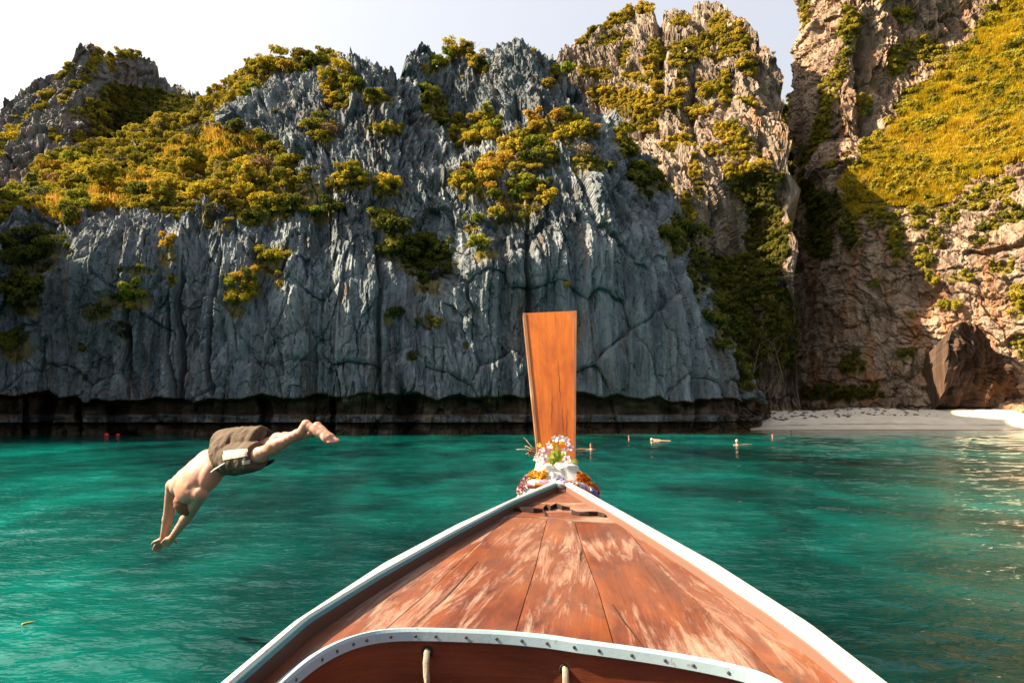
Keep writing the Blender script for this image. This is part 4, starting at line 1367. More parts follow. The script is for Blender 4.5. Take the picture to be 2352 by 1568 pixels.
def board_strip(name, f0, f1, t0, t1, mat, n=24, v0=0.0, v1=1.0, m=2):
    V, UVs = [], []
    for i in range(n+1):
        fv = v0 + (v1-v0)*i/n
        for bk in (t0, t1):
            for j in range(m+1):
                V.append(board_pt(f0+(f1-f0)*j/m, fv, bk)); UVs.append(((f0+(f1-f0)*j/m)*.3, fv*1.0))
    w = m+1; F = []
    for i in range(n):
        a = i*2*w; b = a+2*w
        for j in range(m):
            F += [(a+j, a+j+1, b+j+1, b+j), (a+w+j+1, a+w+j, b+w+j, b+w+j+1)]
        F += [(a+w, a, b, b+w), (a+m, a+w+m, b+w+m, b+m)]
    for a, flip in ((0, 1), (n*2*w, 0)):
        for j in range(m):
            q = (a+j, a+j+1, a+w+j+1, a+w+j); F.append(q[::-1] if flip else q)
    o = mesh_obj(name, V, F, mat)
    uv = o.data.uv_layers.new(name="UVMap")
    for l in o.data.loops: uv.data[l.index].uv = UVs[l.vertex_index]
    b = bmesh.new(); b.from_mesh(o.data); bmesh.ops.recalc_face_normals(b, faces=b.faces); b.to_mesh(o.data); b.free()
    return part(o)


o = board_strip("prow_board", .055, .955, .004, .075, MAT_PROW); tag(o, "orange varnished prow board flaring towards the top")
board_obj = o
for f0, f1 in ((.0, .052), (.958, 1.0)):
    e_ = board_strip("edge_trim", f0, f1, 0, .085, MAT_TRIM, m=1)
# long dark checks in the board
for (u0, v0, u1, v1) in ((1282, 830, 1287, 930), (1290, 935, 1296, 1010), (1268, 905, 1266, 985), (1303, 940, 1300, 1015)):
    V = []
    for k in range(9):
        f = k/8; u = u0+(u1-u0)*f + 1.2*math.sin(k*2.3); v = v0+(v1-v0)*f
        fv = (1112-v)/(1112-716); ul = 1241-40*fv; ur = 1321.5+3*fv
        p = board_pt((u-ul)/(ur-ul), fv, .0028); w = .0014*math.sin(math.pi*(f*.9+.05))
        V += [p-Vector((w, 0, 0)), p+Vector((w, 0, 0))]
    part(mesh_obj("split", V, [(2*i, 2*i+1, 2*i+3, 2*i+2) for i in range(8)], MAT_BLACK))
# the block of the stem that the board stands on
V = []
for (y, w, zt) in ((3.97, .135, deck_z(3.97)+.035), (4.22, .115, deck_z(4.22)+.10)):
    V += [(.258-w, y, 1.1), (.258+w, y, 1.1), (.258+w*.95, y, zt), (.258-w*.95, y, zt)]
part(mesh_obj("stem_block", V, [(0, 1, 2, 3), (7, 6, 5, 4), (0, 4, 5, 1), (1, 5, 6, 2), (2, 6, 7, 3), (3, 7, 4, 0)], MAT_PROW))
# ------------------------------------------------------------------ offerings on the prow
def c5(x, y): return ((1900+x/5.2275)/1.633, (1600+y/5.2275)/1.633)


def fabric(name, col, var=.2):
    t = NT(name)
    nz = t.noise(t.coord('Object'), 60, 5, .6)
    c = t.dim(t.ramp(nz, [(.3, tuple(x*(1-var) for x in col)), (.7, col)]), .7)
    w = t.noise(t.map(t.coord('Object'), (400, 400, 400)), 1.0, 2, .5)
    return t.done(t.bsdf(c, .9, t.bump(w, .3, .001), spec=.1))


def petal_material(name, stops, transl=.3):
    t = NT(name)
    oi = t.n("ObjectInfo").outputs['Random']
    nz = t.noise(t.coord('Object'), 50, 3, .6)
    f = t.math('ADD', t.math('MULTIPLY', oi, .6), t.math('MULTIPLY', nz, .4))
    c = t.dim(t.ramp(f, stops), .76)
    dif = t.bsdf(c, .6, spec=.2)
    tr = t.n("BsdfTranslucent", {'Color': c}).outputs[0]
    return t.done(t.n("MixShader", {0: transl, 1: dif, 2: tr}).outputs[0])


MAT_CLOTH = fabric("white_scarf_cloth", (.78, .76, .73), .08)
MAT_PETAL_W = petal_material("white_petals", [(.2, (.80, .76, .76)), (.8, (.78, .66, .70))])
MAT_PETAL_Y = petal_material("yellow_marigold", [(.2, (.85, .48, .005)), (.8, (.80, .36, .004))])
MAT_PETAL_O = petal_material("orange_marigold", [(.2, (.80, .30, .004)), (.8, (.72, .16, .006))])
MAT_PETAL_P = petal_material("pink_petals", [(.2, (.75, .14, .22)), (.8, (.78, .30, .36))])
MAT_PETAL_PALE = petal_material("pale_pink_petals", [(.2, (.78, .58, .58)), (.8, (.74, .40, .44))])
MAT_PURPLE = petal_material("purple_orchid_lip", [(.2, (.22, .02, .16)), (.8, (.34, .05, .22))])
MAT_LEAF_L = petal_material("lime_leaf", [(.2, (.32, .48, .05)), (.8, (.50, .62, .13))])
MAT_LEAF_D = petal_material("dark_leaf", [(.2, (.10, .15, .02)), (.8, (.18, .20, .04))])
MAT_TWIG = plain("dry_stem", (.42, .29, .17), .85)
MAT_DRY = petal_material("dried_flower", [(.2, (.36, .11, .03)), (.8, (.24, .05, .02))])
MAT_BLUE = fabric("blue_cloth", (.10, .16, .42)); MAT_RED = fabric("red_cloth", (.55, .16, .18)); MAT_LILAC = fabric("lilac_cloth", (.66, .56, .62)); MAT_VIOLET = fabric("violet_cloth", (.30, .26, .42))
frnd = random.Random(21)

# white scarf tied round the foot of the prow board
scarf = empty("scarf", P3(1278, 1120, 4.05), "white scarf wrapped round the foot of the prow board", "scarf")
V = []; rows = []
for k in range(13):
    f = k/12
    v = 1066 + (1136-1066)*f
    hw = np.interp(f, [0, .2, .45, .7, 1], [47, 51, 66, 80, 93])/FPX*4.08
    dp = np.interp(f, [0, .3, .7, 1], [.085, .11, .16, .20])
    cxu = 1278 + 4*f
    c = P3(cxu, v, 4.14)
    row = []
    for i in range(72):
        a = i/72*2*math.pi
        fold = 1 + (.02+.04*f)*(math.sin(9*a+2*f) + .7*math.sin(17*a+1.3+3*f)) + .03*float(perlin(np.array(a*2.), np.array(f*3.), np.array(.4), 500))
        row.append((c.x + hw*fold*math.cos(a), c.y - dp*fold*math.sin(a), c.z + .004*math.sin(7*a+4*f)))
    V += row
F = [(k*72+i, k*72+(i+1) % 72, (k+1)*72+(i+1) % 72, (k+1)*72+i) for k in range(12) for i in range(72)]
V.append(tuple(P3(1278, 1062, 4.14))); F += [(72*13, (i+1) % 72, i) for i in range(72)]
o = mesh_obj("wrap", V, F, MAT_CLOTH, smooth=True); sm_ = o.modifiers.new("thick", 'SOLIDIFY'); sm_.thickness = .004
adopt(o, scarf)
SC_BVH = BVHTree.FromPolygons([Vector(v) for v in V], F)


def on_scarf(u, v, lift=.012):
    d = (P3(u, v, 4.0) - Vector((0, 0, CAM_H))).normalized()
    hit = SC_BVH.ray_cast(Vector((0, 0, CAM_H)), d, 20)
    if hit[0] is None: return P3(u, v, 4.05), Vector((0, -1, .2))
    n = hit[1] if hit[1].dot(d) < 0 else -hit[1]
    return hit[0] + n*lift, n


# twisted sash below it
sash = empty("sash", P3(1278, 1128, 3.96), "twisted sash of white, lilac, red and violet cloth tied below the scarf", "sash")
line = [c5(430, 1150), c5(600, 1130), c5(780, 1140), c5(960, 1160), c5(1150, 1150), c5(1300, 1165), c5(1450, 1185), c5(1560, 1235), c5(1650, 1310)]
base = [on_scarf(u, v, .014)[0] for u, v in line]
tt = np.linspace(0, len(base)-1, 60)
bl_ = [Vector([float(np.interp(q, range(len(base)), [p[k] for p in base])) for k in range(3)]) for q in tt]
for s_i, m_ in enumerate((MAT_LILAC, MAT_CLOTH, MAT_RED, MAT_VIOLET)):
    pts = []
    for i, p in enumerate(bl_):
        a = i*.34 + s_i*math.pi/2
        pts.append(p + Vector((0, .011*math.cos(a), .013*math.sin(a))))
    adopt(tube("cloth_strand", pts, .0125, m_, 8), sash)
knot = [on_scarf(*c5(940+60*math.sin(a)+90, 1080+35*math.cos(a)), .022)[0] for a in np.linspace(0, 5.6, 14)]
adopt(tube("knot", knot, .011, MAT_VIOLET, 8), sash)
adopt(tube("loose_end", [on_scarf(*c5(1280, 1140), .03)[0], on_scarf(*c5(1225, 1200), .035)[0], on_scarf(*c5(1190, 1215), .03)[0]], .004, MAT_CLOTH, 6), sash)
bl = mesh_obj("cloth_tail", [on_scarf(*c5(x, y), .02)[0] for x, y in ((1590, 1235), (1640, 1215), (1700, 1290), (1770, 1370), (1740, 1390), (1660, 1330))], [(0, 1, 2, 5), (2, 3, 4, 5)], MAT_BLUE)
so = bl.modifiers.new("thick", 'SOLIDIFY'); so.thickness = .008
adopt(bl, sash); tag(bl, "blue tail of the sash")


def pompon(r, seed, npet=46):
    """A marigold head: many short curled petals on a ball."""
    g = np.random.default_rng(seed); V, F = [], []
    for i in range(npet):
        d = g.normal(size=3); d /= np.linalg.norm(d)
        d = Vector(d.tolist()); t1 = d.orthogonal().normalized(); t1.rotate(Matrix.Rotation(g.random()*6.28, 3, d)); t2 = d.cross(t1)
        a = r*(.8+.3*g.random()); w = r*.30
        n0 = len(V)
        V += [d*a*.35 - t1*w*.4, d*a*.35 + t1*w*.4, d*a + t1*w + t2*w*.5, d*a*1.1 + t2*w*.9, d*a - t1*w + t2*w*.5]
        F.append((n0, n0+1, n0+2, n0+3, n0+4))
    return V, F


def garland(name, label, spots, r, mat, lift, pname):
    root = empty(name, on_scarf(*c5(*spots[0]))[0], label, "garland")
    first = None
    for i, (x, y) in enumerate(spots):
        p, n = on_scarf(*c5(x, y), lift)
        if first is None:
            V, F = pompon(r, 40+len(name)+i)
            ob = mesh_obj(pname, V, F, mat); first = ob
        else:
            ob = first.copy(); COL.objects.link(ob)
        ob.parent = root
        ob.location = p - Vector(root.location)
        ob.rotation_euler = (frnd.random()*6, frnd.random()*6, frnd.random()*6)
        s = frnd.uniform(.85, 1.15); ob.scale = (s, s, s)
        ob.data.materials[0] = mat
    return root


garland("marigold_garland", "yellow marigolds on the left of the white scarf", [(470, 940), (560, 905), (650, 910), (735, 900), (455, 1020), (540, 1000), (625, 985), (710, 1000), (500, 1075), (590, 1055), (670, 1050), (745, 960)], .017, MAT_PETAL_Y, .010, "marigold")
garland("marigold_garland", "orange marigolds hanging down the right of the white scarf", [(1400, 930), (1460, 960), (1530, 985), (1420, 1000), (1500, 1040), (1570, 1050), (1600, 1100), (1530, 1110), (1460, 1080), (1590, 1160), (1650, 1170), (1640, 1230), (1690, 1210), (1560, 1190)], .017, MAT_PETAL_O, .010, "marigold")
garland("flower_garland", "pink flowers at the lower right end of the offerings", [(1700, 1160), (1730, 1220), (1740, 1280), (1765, 1320), (1780, 1370), (1720, 1300)], .013, MAT_PETAL_P, .014, "blossom")
garland("flower_garland", "string of pale pink flowers down the left of the white scarf", [(405, 960), (380, 1000), (350, 1030), (330, 1075), (305, 1110), (290, 1160), (275, 1200), (262, 1240), (250, 1290), (330, 1140), (350, 1100), (380, 1060), (300, 1230), (390, 1120), (340, 1200)], .012, MAT_PETAL_PALE, .010, "blossom")
garland("flower_garland", "dark red flower string at the left edge of the scarf", [(360, 985), (300, 1045), (272, 1110), (250, 1180), (228, 1260)], .009, MAT_RED, .004, "blossom")

# bouquet of orchids and leaves tied in front of the board
bq = empty("bouquet", P3(1268, 1066, 4.02), "bouquet of white and purple orchids with lime leaves tied to the prow board", "bouquet")


def orchid(p, r, facing, lip, mat):
    V, F = [], []
    q = Vector((0, 0, 1)).rotation_difference(facing) @ Matrix.Rotation(frnd.random()*6.28, 3, 'Z').to_quaternion()
    for k in range(5):
        a = k/5*6.2832; L = r*(1 if k % 2 else .9); w = r*.42
        e = Vector((math.cos(a), math.sin(a), 0)); s = Vector((-math.sin(a), math.cos(a), 0)); up = Vector((0, 0, 1))
        n0 = len(V)
        for pt in (e*.1*L, e*.45*L + s*w - up*.05*r, e*.85*L + s*w*.75 + up*.12*r, e*L*1.05 + up*.22*r, e*.85*L - s*w*.75 + up*.12*r, e*.45*L - s*w - up*.05*r, e*.55*L + up*.16*r):
            V.append(p + q @ pt)
        F += [(n0, n0+1, n0+6), (n0+1, n0+2, n0+6), (n0+2, n0+3, n0+6), (n0+3, n0+4, n0+6), (n0+4, n0+5, n0+6), (n0+5, n0, n0+6)]
    o = mesh_obj("flower", V, F, mat, smooth=True); adopt(o, bq)
    if lip:
        V2, F2 = pompon(r*.34, frnd.randrange(99), 14)
        c = mesh_obj("flower_centre", [p + q @ (Vector(v) + Vector((0, 0, r*.2))) for v in V2], F2, lip)
        c.parent = o; c.matrix_parent_inverse = Matrix.Identity(4)
    return o


for (x, y, r, lip, m_) in ((950, 240, .023, None, MAT_PETAL_W), (1065, 235, .025, None, MAT_PETAL_W), (1175, 260, .023, None, MAT_PETAL_W), (1195, 330, .018, MAT_PURPLE, MAT_PETAL_W), (850, 360, .026, None, MAT_PETAL_W), (1245, 410, .022, MAT_PURPLE, MAT_PETAL_W),
                           (740, 530, .026, None, MAT_PETAL_W), (640, 560, .024, MAT_RED, MAT_PETAL_PALE), (590, 620, .022, None, MAT_PETAL_PALE), (670, 660, .025, None, MAT_PETAL_W), (760, 630, .022, MAT_RED, MAT_PETAL_W), (1180, 640, .028, MAT_PURPLE, MAT_PETAL_W),
                           (830, 470, .020, None, MAT_PETAL_PALE), (640, 360, .015, None, MAT_PETAL_Y), (700, 450, .020, None, MAT_PETAL_PALE), (920, 350, .016, None, MAT_PETAL_Y), (1140, 470, .022, None, MAT_PETAL_W), (1080, 780, .014, None, MAT_PETAL_W), (870, 300, .013, None, MAT_PETAL_O), (1075, 320, .015, None, MAT_PETAL_Y), (730, 710, .016, None, MAT_PETAL_W), (620, 700, .015, None, MAT_PETAL_W)):
    u, v = c5(x, y)
    orchid(P3(u, v, 4.045-frnd.random()*.04), r, Vector((frnd.uniform(-.5, .4), -1, frnd.uniform(.1, .7))).normalized(), lip, m_)


def leaf(base, tip, w, mat, name="leaf", sag=.01):
    d = tip-base; s = d.cross(Vector((0, -1, .3))).normalized()*w; up = Vector((0, -1, .4)).normalized()
    V, F = [], []
    for k in range(7):
        f = k/6; wd = math.sin(math.pi*min(1, f*.92+.06))**.8
        c = base + d*f + up*sag*math.sin(math.pi*f)
        V += [c - s*wd + up*.25*w*wd, c, c + s*wd + up*.25*w*wd]
    for k in range(6):
        for j in range(2): F.append((k*3+j, k*3+j+1, k*3+4+j, k*3+3+j))
    return adopt(mesh_obj(name, V, F, mat, smooth=True), bq)


for (x0, y0, x1, y1, w) in ((960, 690, 800, 560, .010), (970, 690, 870, 500, .011), (980, 690, 960, 430, .012), (985, 690, 1050, 430, .011), (990, 690, 1110, 520, .011), (970, 700, 800, 640, .010), (960, 710, 830, 730, .009), (990, 700, 1080, 620, .009), (960, 700, 890, 760, .008), (985, 640, 985, 330, .009), (1000, 600, 1170, 540, .009), (950, 640, 900, 450, .009)):
    leaf(P3(*c5(x0, y0), 4.0), P3(*c5(x1, y1), 3.975-frnd.random()*.02), w, MAT_LEAF_L)
leaf(P3(*c5(1250, 690), 4.06), P3(*c5(1420, 700), 4.03), .017, MAT_LEAF_D)
leaf(P3(*c5(1240, 700), 4.06), P3(*c5(1400, 730), 4.05), .010, MAT_LEAF_D)
for pts, r in (([(580, 450), (480, 380), (420, 300), (345, 215)], .0035), ([(570, 470), (480, 430), (400, 385), (365, 375)], .003), ([(560, 500), (430, 450), (300, 440), (190, 445)], .0028), ([(560, 460), (500, 400), (460, 360)], .0025), ([(365, 375), (372, 430), (380, 470)], .0025), ([(570, 490), (500, 470), (440, 500), (375, 540)], .0028)):
    adopt(tube("twig", [P3(*c5(x, y), 4.05+.01*k) for k, (x, y) in enumerate(pts)], r, MAT_TWIG, 6, r2=r*.6), bq)
adopt(mesh_obj("bud", *[(lambda vf: ([P3(*c5(342, 222), 4.08)+Vector(v) for v in vf[0]], vf[1]))(pompon(.006, 3, 12))][0], MAT_TWIG), bq)
for (x, y, r) in ((470, 480, .014), (510, 520, .013), (450, 530, .011), (540, 470, .012)):
    Vp, Fp = pompon(r, int(x), 22)
    adopt(mesh_obj("dried_flower", [P3(*c5(x, y), 4.06)+Vector(v) for v in Vp], Fp, MAT_DRY), bq)
# ------------------------------------------------------------------ people
def skin_material(name, base, shade):
    t = NT(name)
    co = t.coord('Object')
    a = t.noise(co, 7, 5, .6); b = t.noise(co, 60, 4, .6)
    c = t.ramp(a, [(.3, shade), (.65, base)])
    return t.done(t.bsdf(c, .5, t.bump(b, .12, .003), spec=.35, **{'Subsurface Weight': .12, 'Subsurface Radius': (.02, .008, .004), 'Subsurface Scale': 1.0}))


MAT_SKIN = skin_material("sunlit_skin", (.375, .20, .142), (.33, .15, .098))
MAT_SKIN_T = skin_material("tanned_skin", (.36, .17, .095), (.30, .13, .075))
MAT_HAIR = plain("short_reddish_hair", (.21, .085, .052), .6, .3, .4, 90)
MAT_HAIR_D = plain("dark_wet_hair", (.03, .018, .012), .4, .4, .3, 60)


def ball(c, r, R=None, n=14):
    V, F = [], []
    rx, ry, rz = r if hasattr(r, '__len__') else (r, r, r)
    R = R or Matrix.Identity(3)
    for i in range(n+1):
        th = math.pi*i/n
        for j in range(2*n):
            ph = math.pi*j/n
            V.append(Vector(c) + R @ Vector((rx*math.sin(th)*math.cos(ph), ry*math.sin(th)*math.sin(ph), rz*math.cos(th))))
    for i in range(n):
        for j in range(2*n):
            F.append((i*2*n+j, (i+1)*2*n+j, (i+1)*2*n+(j+1) % (2*n), i*2*n+(j+1) % (2*n)))
    return V, F


def limb(p, q, r1, r2, n=7):
    """Balls strung along a bone: a tapered limb."""
    out = []
    p, q = Vector(p), Vector(q)
    for i in range(n+1):
        f = i/n
        out.append(ball(p.lerp(q, f), r1+(r2-r1)*f, n=9))
    return out


def fuse(name, pieces, voxel, mat, smooth=5, fac=.5):
    """Joins overlapping pieces into one continuous skin."""
    V, F = [], []
    for v, f in pieces:
        n0 = len(V); V += v; F += [tuple(i+n0 for i in q) for q in f]
    me = bpy.data.meshes.new("tmp"); me.from_pydata([tuple(v) for v in V], [], F); me.update()
    b = bmesh.new(); b.from_mesh(me); bmesh.ops.remove_doubles(b, verts=b.verts, dist=1e-6); bmesh.ops.recalc_face_normals(b, faces=b.faces); b.to_mesh(me); b.free()
    ob = bpy.data.objects.new("tmp", me); COL.objects.link(ob)
    m = ob.modifiers.new("r", 'REMESH'); m.mode = 'VOXEL'; m.voxel_size = voxel; m.use_smooth_shade = True
    s = ob.modifiers.new("s", 'SMOOTH'); s.factor = fac; s.iterations = smooth
    dg = bpy.context.evaluated_depsgraph_get(); dg.update()
    res = bpy.data.meshes.new_from_object(ob.evaluated_get(dg))
    bpy.data.objects.remove(ob); bpy.data.meshes.remove(me)
    res.name = name
    o = bpy.data.objects.new(name, res); COL.objects.link(o)
    o.data.materials.clear(); o.data.materials.append(mat)
    return o


def frame(xa, za):
    """Rotation whose X runs along xa and Z along za (made square to it)."""
    x = Vector(xa).normalized(); z = (Vector(za) - x*Vector(za).dot(x)).normalized(); y = z.cross(x)
    return Matrix((x, y, z)).transposed()


def c6(x, y, Y): return P3((550+x/2.85)/1.633, (1550+y/2.85)/1.633, Y)


# ---- the diver ----
RSH = c6(285, 775, 5.30); LSH = c6(580, 850, 5.07)
PELV = c6(880, 405, 5.13); WAIST = c6(770, 505, 5.16); CHEST = c6(560, 675, 5.17); UPPER = c6(440, 790, 5.185)
spine = (UPPER - PELV).normalized()
across = (RSH - LSH).normalized()
RT = frame(across, spine)
backn = RT @ Vector((0, 1, 0))
if backn.z < 0: backn = -backn
NECK = c6(430, 850, 5.21)
HEAD = c6(440, 935, 5.22)
pc = []
pc.append(ball(CHEST.lerp(UPPER, .45), (.165, .105, .17), RT))
pc.append(ball(CHEST, (.158, .112, .17), RT))
pc.append(ball(WAIST.lerp(CHEST, .5), (.145, .10, .16), RT))
pc.append(ball(WAIST, (.142, .098, .14), RT))
pc.append(ball(PELV, (.16, .115, .15), RT))
for s in (-1, 1):                                                       # shoulder blades
    pc.append(ball(CHEST.lerp(UPPER, .55) + across*s*.075 + backn*.055, (.062, .045, .085), RT))
    pc.append(ball(CHEST.lerp(UPPER, .9) + across*s*.105 + backn*.02, (.078, .062, .09), RT))
    pc.append(ball(CHEST.lerp(UPPER, .5) + across*s*.125 + backn*.0, (.05, .07, .13), RT))
    pc.append(ball(WAIST.lerp(CHEST, .6) + across*s*.085, (.075, .085, .16), RT))
pc += limb(UPPER, NECK, .075, .058, 4)
pc += limb(NECK, HEAD, .058, .062, 4)
hd = (HEAD - UPPER).normalized(); RH = frame(across, hd)
pc.append(ball(HEAD, (.074, .090, .10), RH))
face = -backn
pc.append(ball(HEAD + face*.03 - hd*.045, (.055, .07, .06), RH))                # jaw
pc.append(ball(HEAD + face*.098 + hd*.0, (.013, .018, .022), RH))               # nose
for s in (-1, 1):
    pc.append(ball(HEAD + across*s*.076 - hd*.005, (.012, .022, .030), RH))     # ears


def arm(sh, el, wr, tip, curl, thumb_side):
    out = limb(sh, el, .056, .042, 8) + limb(el, wr, .043, .028, 8)
    out.append(ball(sh.lerp(el, .45), .049)); out.append(ball(sh, .057)); out.append(ball(el.lerp(wr, .25), .043))
    d = (tip-wr).normalized(); sd = d.cross(curl).normalized()
    palm = wr + d*.055
    out.append(ball(palm, (.040, .050, .018), frame(sd, curl)))
    out += limb(wr, palm, .027, .024, 3)
    for k, (off, L) in enumerate(((-.030, .070), (-.010, .080), (.010, .075), (.029, .060))):   # four fingers
        a = wr + d*.085 + sd*off; b = a + d*L*.5 + sd*off*.10; c = b + (d*.9 + curl*.35)*L*.5
        out += limb(a, b, .0095, .0088, 5) + limb(b, c, .0088, .0075, 5)
    a = wr + d*.030 + sd*thumb_side*.030; b = a + (d*.7 + sd*thumb_side*.7)*.035; c = b + (d*.95 + sd*thumb_side*.2)*.03
    out += limb(a, b, .013, .011, 4) + limb(b, c, .011, .009, 4)
    return out


REL = c6(238, 1065, 5.48); RWR = c6(178, 1330, 5.60); RTIP = c6(105, 1450, 5.67)
LEL = c6(455, 1075, 5.27); LWR = c6(275, 1320, 5.45); LTIP = c6(185, 1405, 5.56)
pc += arm(RSH, REL, RWR, RTIP, Vector((.3, -.4, -.6)).normalized(), 1)
pc += arm(LSH, LEL, LWR, LTIP, Vector((-.3, -.3, -.8)).normalized(), -1)


def leg(hip, kn, an, heel, toe, sole):
    out = limb(hip, kn, .088, .058, 9) + limb(kn, an, .052, .036, 9)
    out.append(ball(kn, .058)); out.append(ball(kn.lerp(an, .30) + sole*.012, .058)); out.append(ball(kn.lerp(an, .45) + sole*.008, .050))
    out.append(ball(heel, .036)); out += limb(an, heel, .036, .034, 4)
    d = (toe-heel).normalized(); sd = d.cross(sole).normalized()
    ballf = heel + d*(toe-heel).length*.74
    out += limb(heel, ballf, .033, .030, 6)
    out.append(ball(ballf, (.046, .050, .021), frame(sd, sole)))
    out.append(ball(heel.lerp(ballf, .55), (.034, .07, .024), frame(sd, sole)))
    for k, off in enumerate((-.034, -.016, .000, .015, .029)):
        a = ballf + d*.035 + sd*off; b = ballf + d*((toe-ballf).length - .008*abs(k-.6)) + sd*off*1.05
        out += limb(a, b, .014 if k == 0 else .0105, .012 if k == 0 else .009, 4)
    return out


LHIP = c6(905, 490, 5.06); RHIP = c6(830, 325, 5.20)
LKN = c6(1215, 440, 4.86); LAN = c6(1660, 195, 4.71); LHEEL = c6(1705, 120, 4.70); LTOE = c6(2015, 318, 4.62)
RKN = c6(1240, 340, 5.03); RAN = c6(1770, 195, 4.88); RHEEL = c6(1825, 140, 4.87); RTOE = c6(2015, 308, 4.78)
solen = Vector((.55, -.6, .6)).normalized()
pc += leg(LHIP, LKN, LAN, LHEEL, LTOE, solen)
pc += leg(RHIP, RKN, RAN, RHEEL, RTOE, solen)
body = fuse("diver_body", pc, .0075, MAT_SKIN, 6)
diver = empty("person", PELV, "man in brown shorts diving head first off the boat with arms stretched down", "person")
body.name = "body"; adopt(body, diver)

# hair: a close cap over the back of the head and the crown
V, F = ball(HEAD + hd*.012 + backn*.010, (.079, .094, .100), RH, 22)
keep = lambda p: (p-HEAD).dot(hd)*1.0 + (p-HEAD).dot(backn)*1.1 > .022
V2 = [v + (v-HEAD).normalized()*.003*math.sin(i*12.9) for i, v in enumerate(V)]
hair = mesh_obj("hair", V2, [f for f in F if all(keep(V[i]) for i in f)], MAT_HAIR, smooth=True)
adopt(hair, diver)


# shorts: waist, seat and two open legs
def hoop(c, ax, u, ru, rv, n=40, wob=0, ph=0):
    ax = ax.normalized(); u = (u-ax*u.dot(ax)).normalized(); w = ax.cross(u)
    return [c + u*ru*math.cos(a)*(1+wob*math.sin(7*a+ph)) + w*rv*math.sin(a)*(1+wob*math.sin(5*a+ph)) for a in [i/n*2*math.pi for i in range(n)]]


def loft(rings):
    n = len(rings[0]); V = [p for r in rings for p in r]
    F = [(k*n+i, k*n+(i+1) % n, (k+1)*n+(i+1) % n, (k+1)*n+i) for k in range(len(rings)-1) for i in range(n)]
    V.append(sum(rings[0], Vector())/n); V.append(sum(rings[-1], Vector())/n); a, b = len(V)-2, len(V)-1
    F += [(a, (i+1) % n, i) for i in range(n)]; m = (len(rings)-1)*n
    F += [(b, m+i, m+(i+1) % n) for i in range(n)]
    return V, F


dn = -spine
wst = c6(778, 498, 5.155)
seat = c6(905, 395, 5.12)
sp = [loft([hoop(wst, dn, across, .149, .107), hoop(wst.lerp(seat, .4), dn, across, .162, .124), hoop(seat, (LKN.lerp(RKN, .5)-wst), across, .170, .136, wob=.01), hoop(c6(1000, 400, 5.07), (LKN-LHIP), across, .155, .126, wob=.02)])]
for hip, kn, hem, rr1, rr2 in ((LHIP, LKN, c6(1185, 455, 4.88), .118, .094), (RHIP, RKN, c6(1235, 300, 5.01), .118, .105)):
    ax = kn-hip
    sp.append(loft([hoop(hip - ax*.1, ax, across, rr1*.9, rr1*.9), hoop(hip + ax*.15, ax, across, rr1, rr1), hoop(hip.lerp(hem, .6), ax, across, (rr1+rr2)/2*1.03, (rr1+rr2)/2, wob=.03, ph=1), hoop(hem, ax, across, rr2, rr2*1.02, wob=.05, ph=2)]))
MAT_SHORTS = None
t = NT("brown_shorts_cloth")
co = t.coord('Object')
a = t.noise(t.map(co, (5, 9, 9)), 1.0, 4, .6, .8); b = t.noise(co, 120, 3, .6)
c = t.ramp(a, [(.3, (.052, .036, .025)), (.7, (.098, .072, .052))])
MAT_SHORTS = t.done(t.bsdf(c, .85, t.bump(t.math('ADD', a, t.math('MULTIPLY', b, .1)), .7, .03), spec=.15))
shorts = fuse("shorts", sp, .008, MAT_SHORTS, 3)
# folds running from the waist towards the hems
n = len(shorts.data.vertices); co_ = np.empty(n*3); shorts.data.vertices.foreach_get('co', co_); co_ = co_.reshape(-1, 3)
no_ = np.array([v.normal for v in shorts.data.vertices])
ax_ = np.array((LKN-LHIP).normalized()); ac_ = np.array(across)
s_ = (co_-np.array(PELV)) @ ax_; q_ = (co_-np.array(PELV)) @ ac_; h_ = (co_-np.array(PELV)) @ np.array(backn)
w_ = .0045*(1-2*np.abs(perlin(s_*5, q_*14+h_*14, h_*4, 610))) + .004*(1-2*np.abs(perlin(s_*10+q_*6, q_*22, h_*22, 611)))
co_ = co_ + no_*(w_*sstep(-.12, .02, s_))[:, None]
shorts.data.vertices.foreach_set('co', co_.ravel()); shorts.data.update()
adopt(shorts, diver)
# loose cloth flap over the rear leg; dark flaps paint the shorts' shaded side
MAT_SHORTS_SHADE = plain("dark_shorts_shade", (.018, .014, .013), .9)
def flap(pts, mat, name, thick=.006):
    o = mesh_obj(name, [c6(*p) for p in pts], [(0, 1, 4, 5), (1, 2, 3, 4)], mat)
    sb = o.modifiers.new("round", 'SUBSURF'); sb.levels = 2; sb.render_levels = 2
    so = o.modifiers.new("thick", 'SOLIDIFY'); so.thickness = thick
    return adopt(o, diver)
flap([(1050, 205, 5.02), (1180, 210, 5.0), (1300, 172, 4.99), (1275, 260, 4.98), (1190, 290, 4.97), (1080, 270, 4.99)], MAT_SHORTS, "shorts_hem")
flap([(1255, 185, 5.03), (1330, 180, 5.03), (1420, 195, 5.03), (1400, 240, 5.03), (1320, 260, 5.02), (1250, 270, 5.02)], MAT_SHORTS_SHADE, "shorts_shade_flap")
flap([(1160, 545, 4.99), (1290, 520, 4.97), (1385, 470, 4.96), (1360, 530, 4.96), (1250, 580, 4.97), (1150, 590, 4.99)], MAT_SHORTS_SHADE, "shorts_shade_flap")

# printed patch and drawstring, laid onto the cloth
dg = bpy.context.evaluated_depsgraph_get()
SV = [Vector(v) for v in co_.tolist()]
S_BVH = BVHTree.FromPolygons(SV, [tuple(p.vertices) for p in shorts.data.polygons])
EYE = Vector((0, 0, CAM_H))


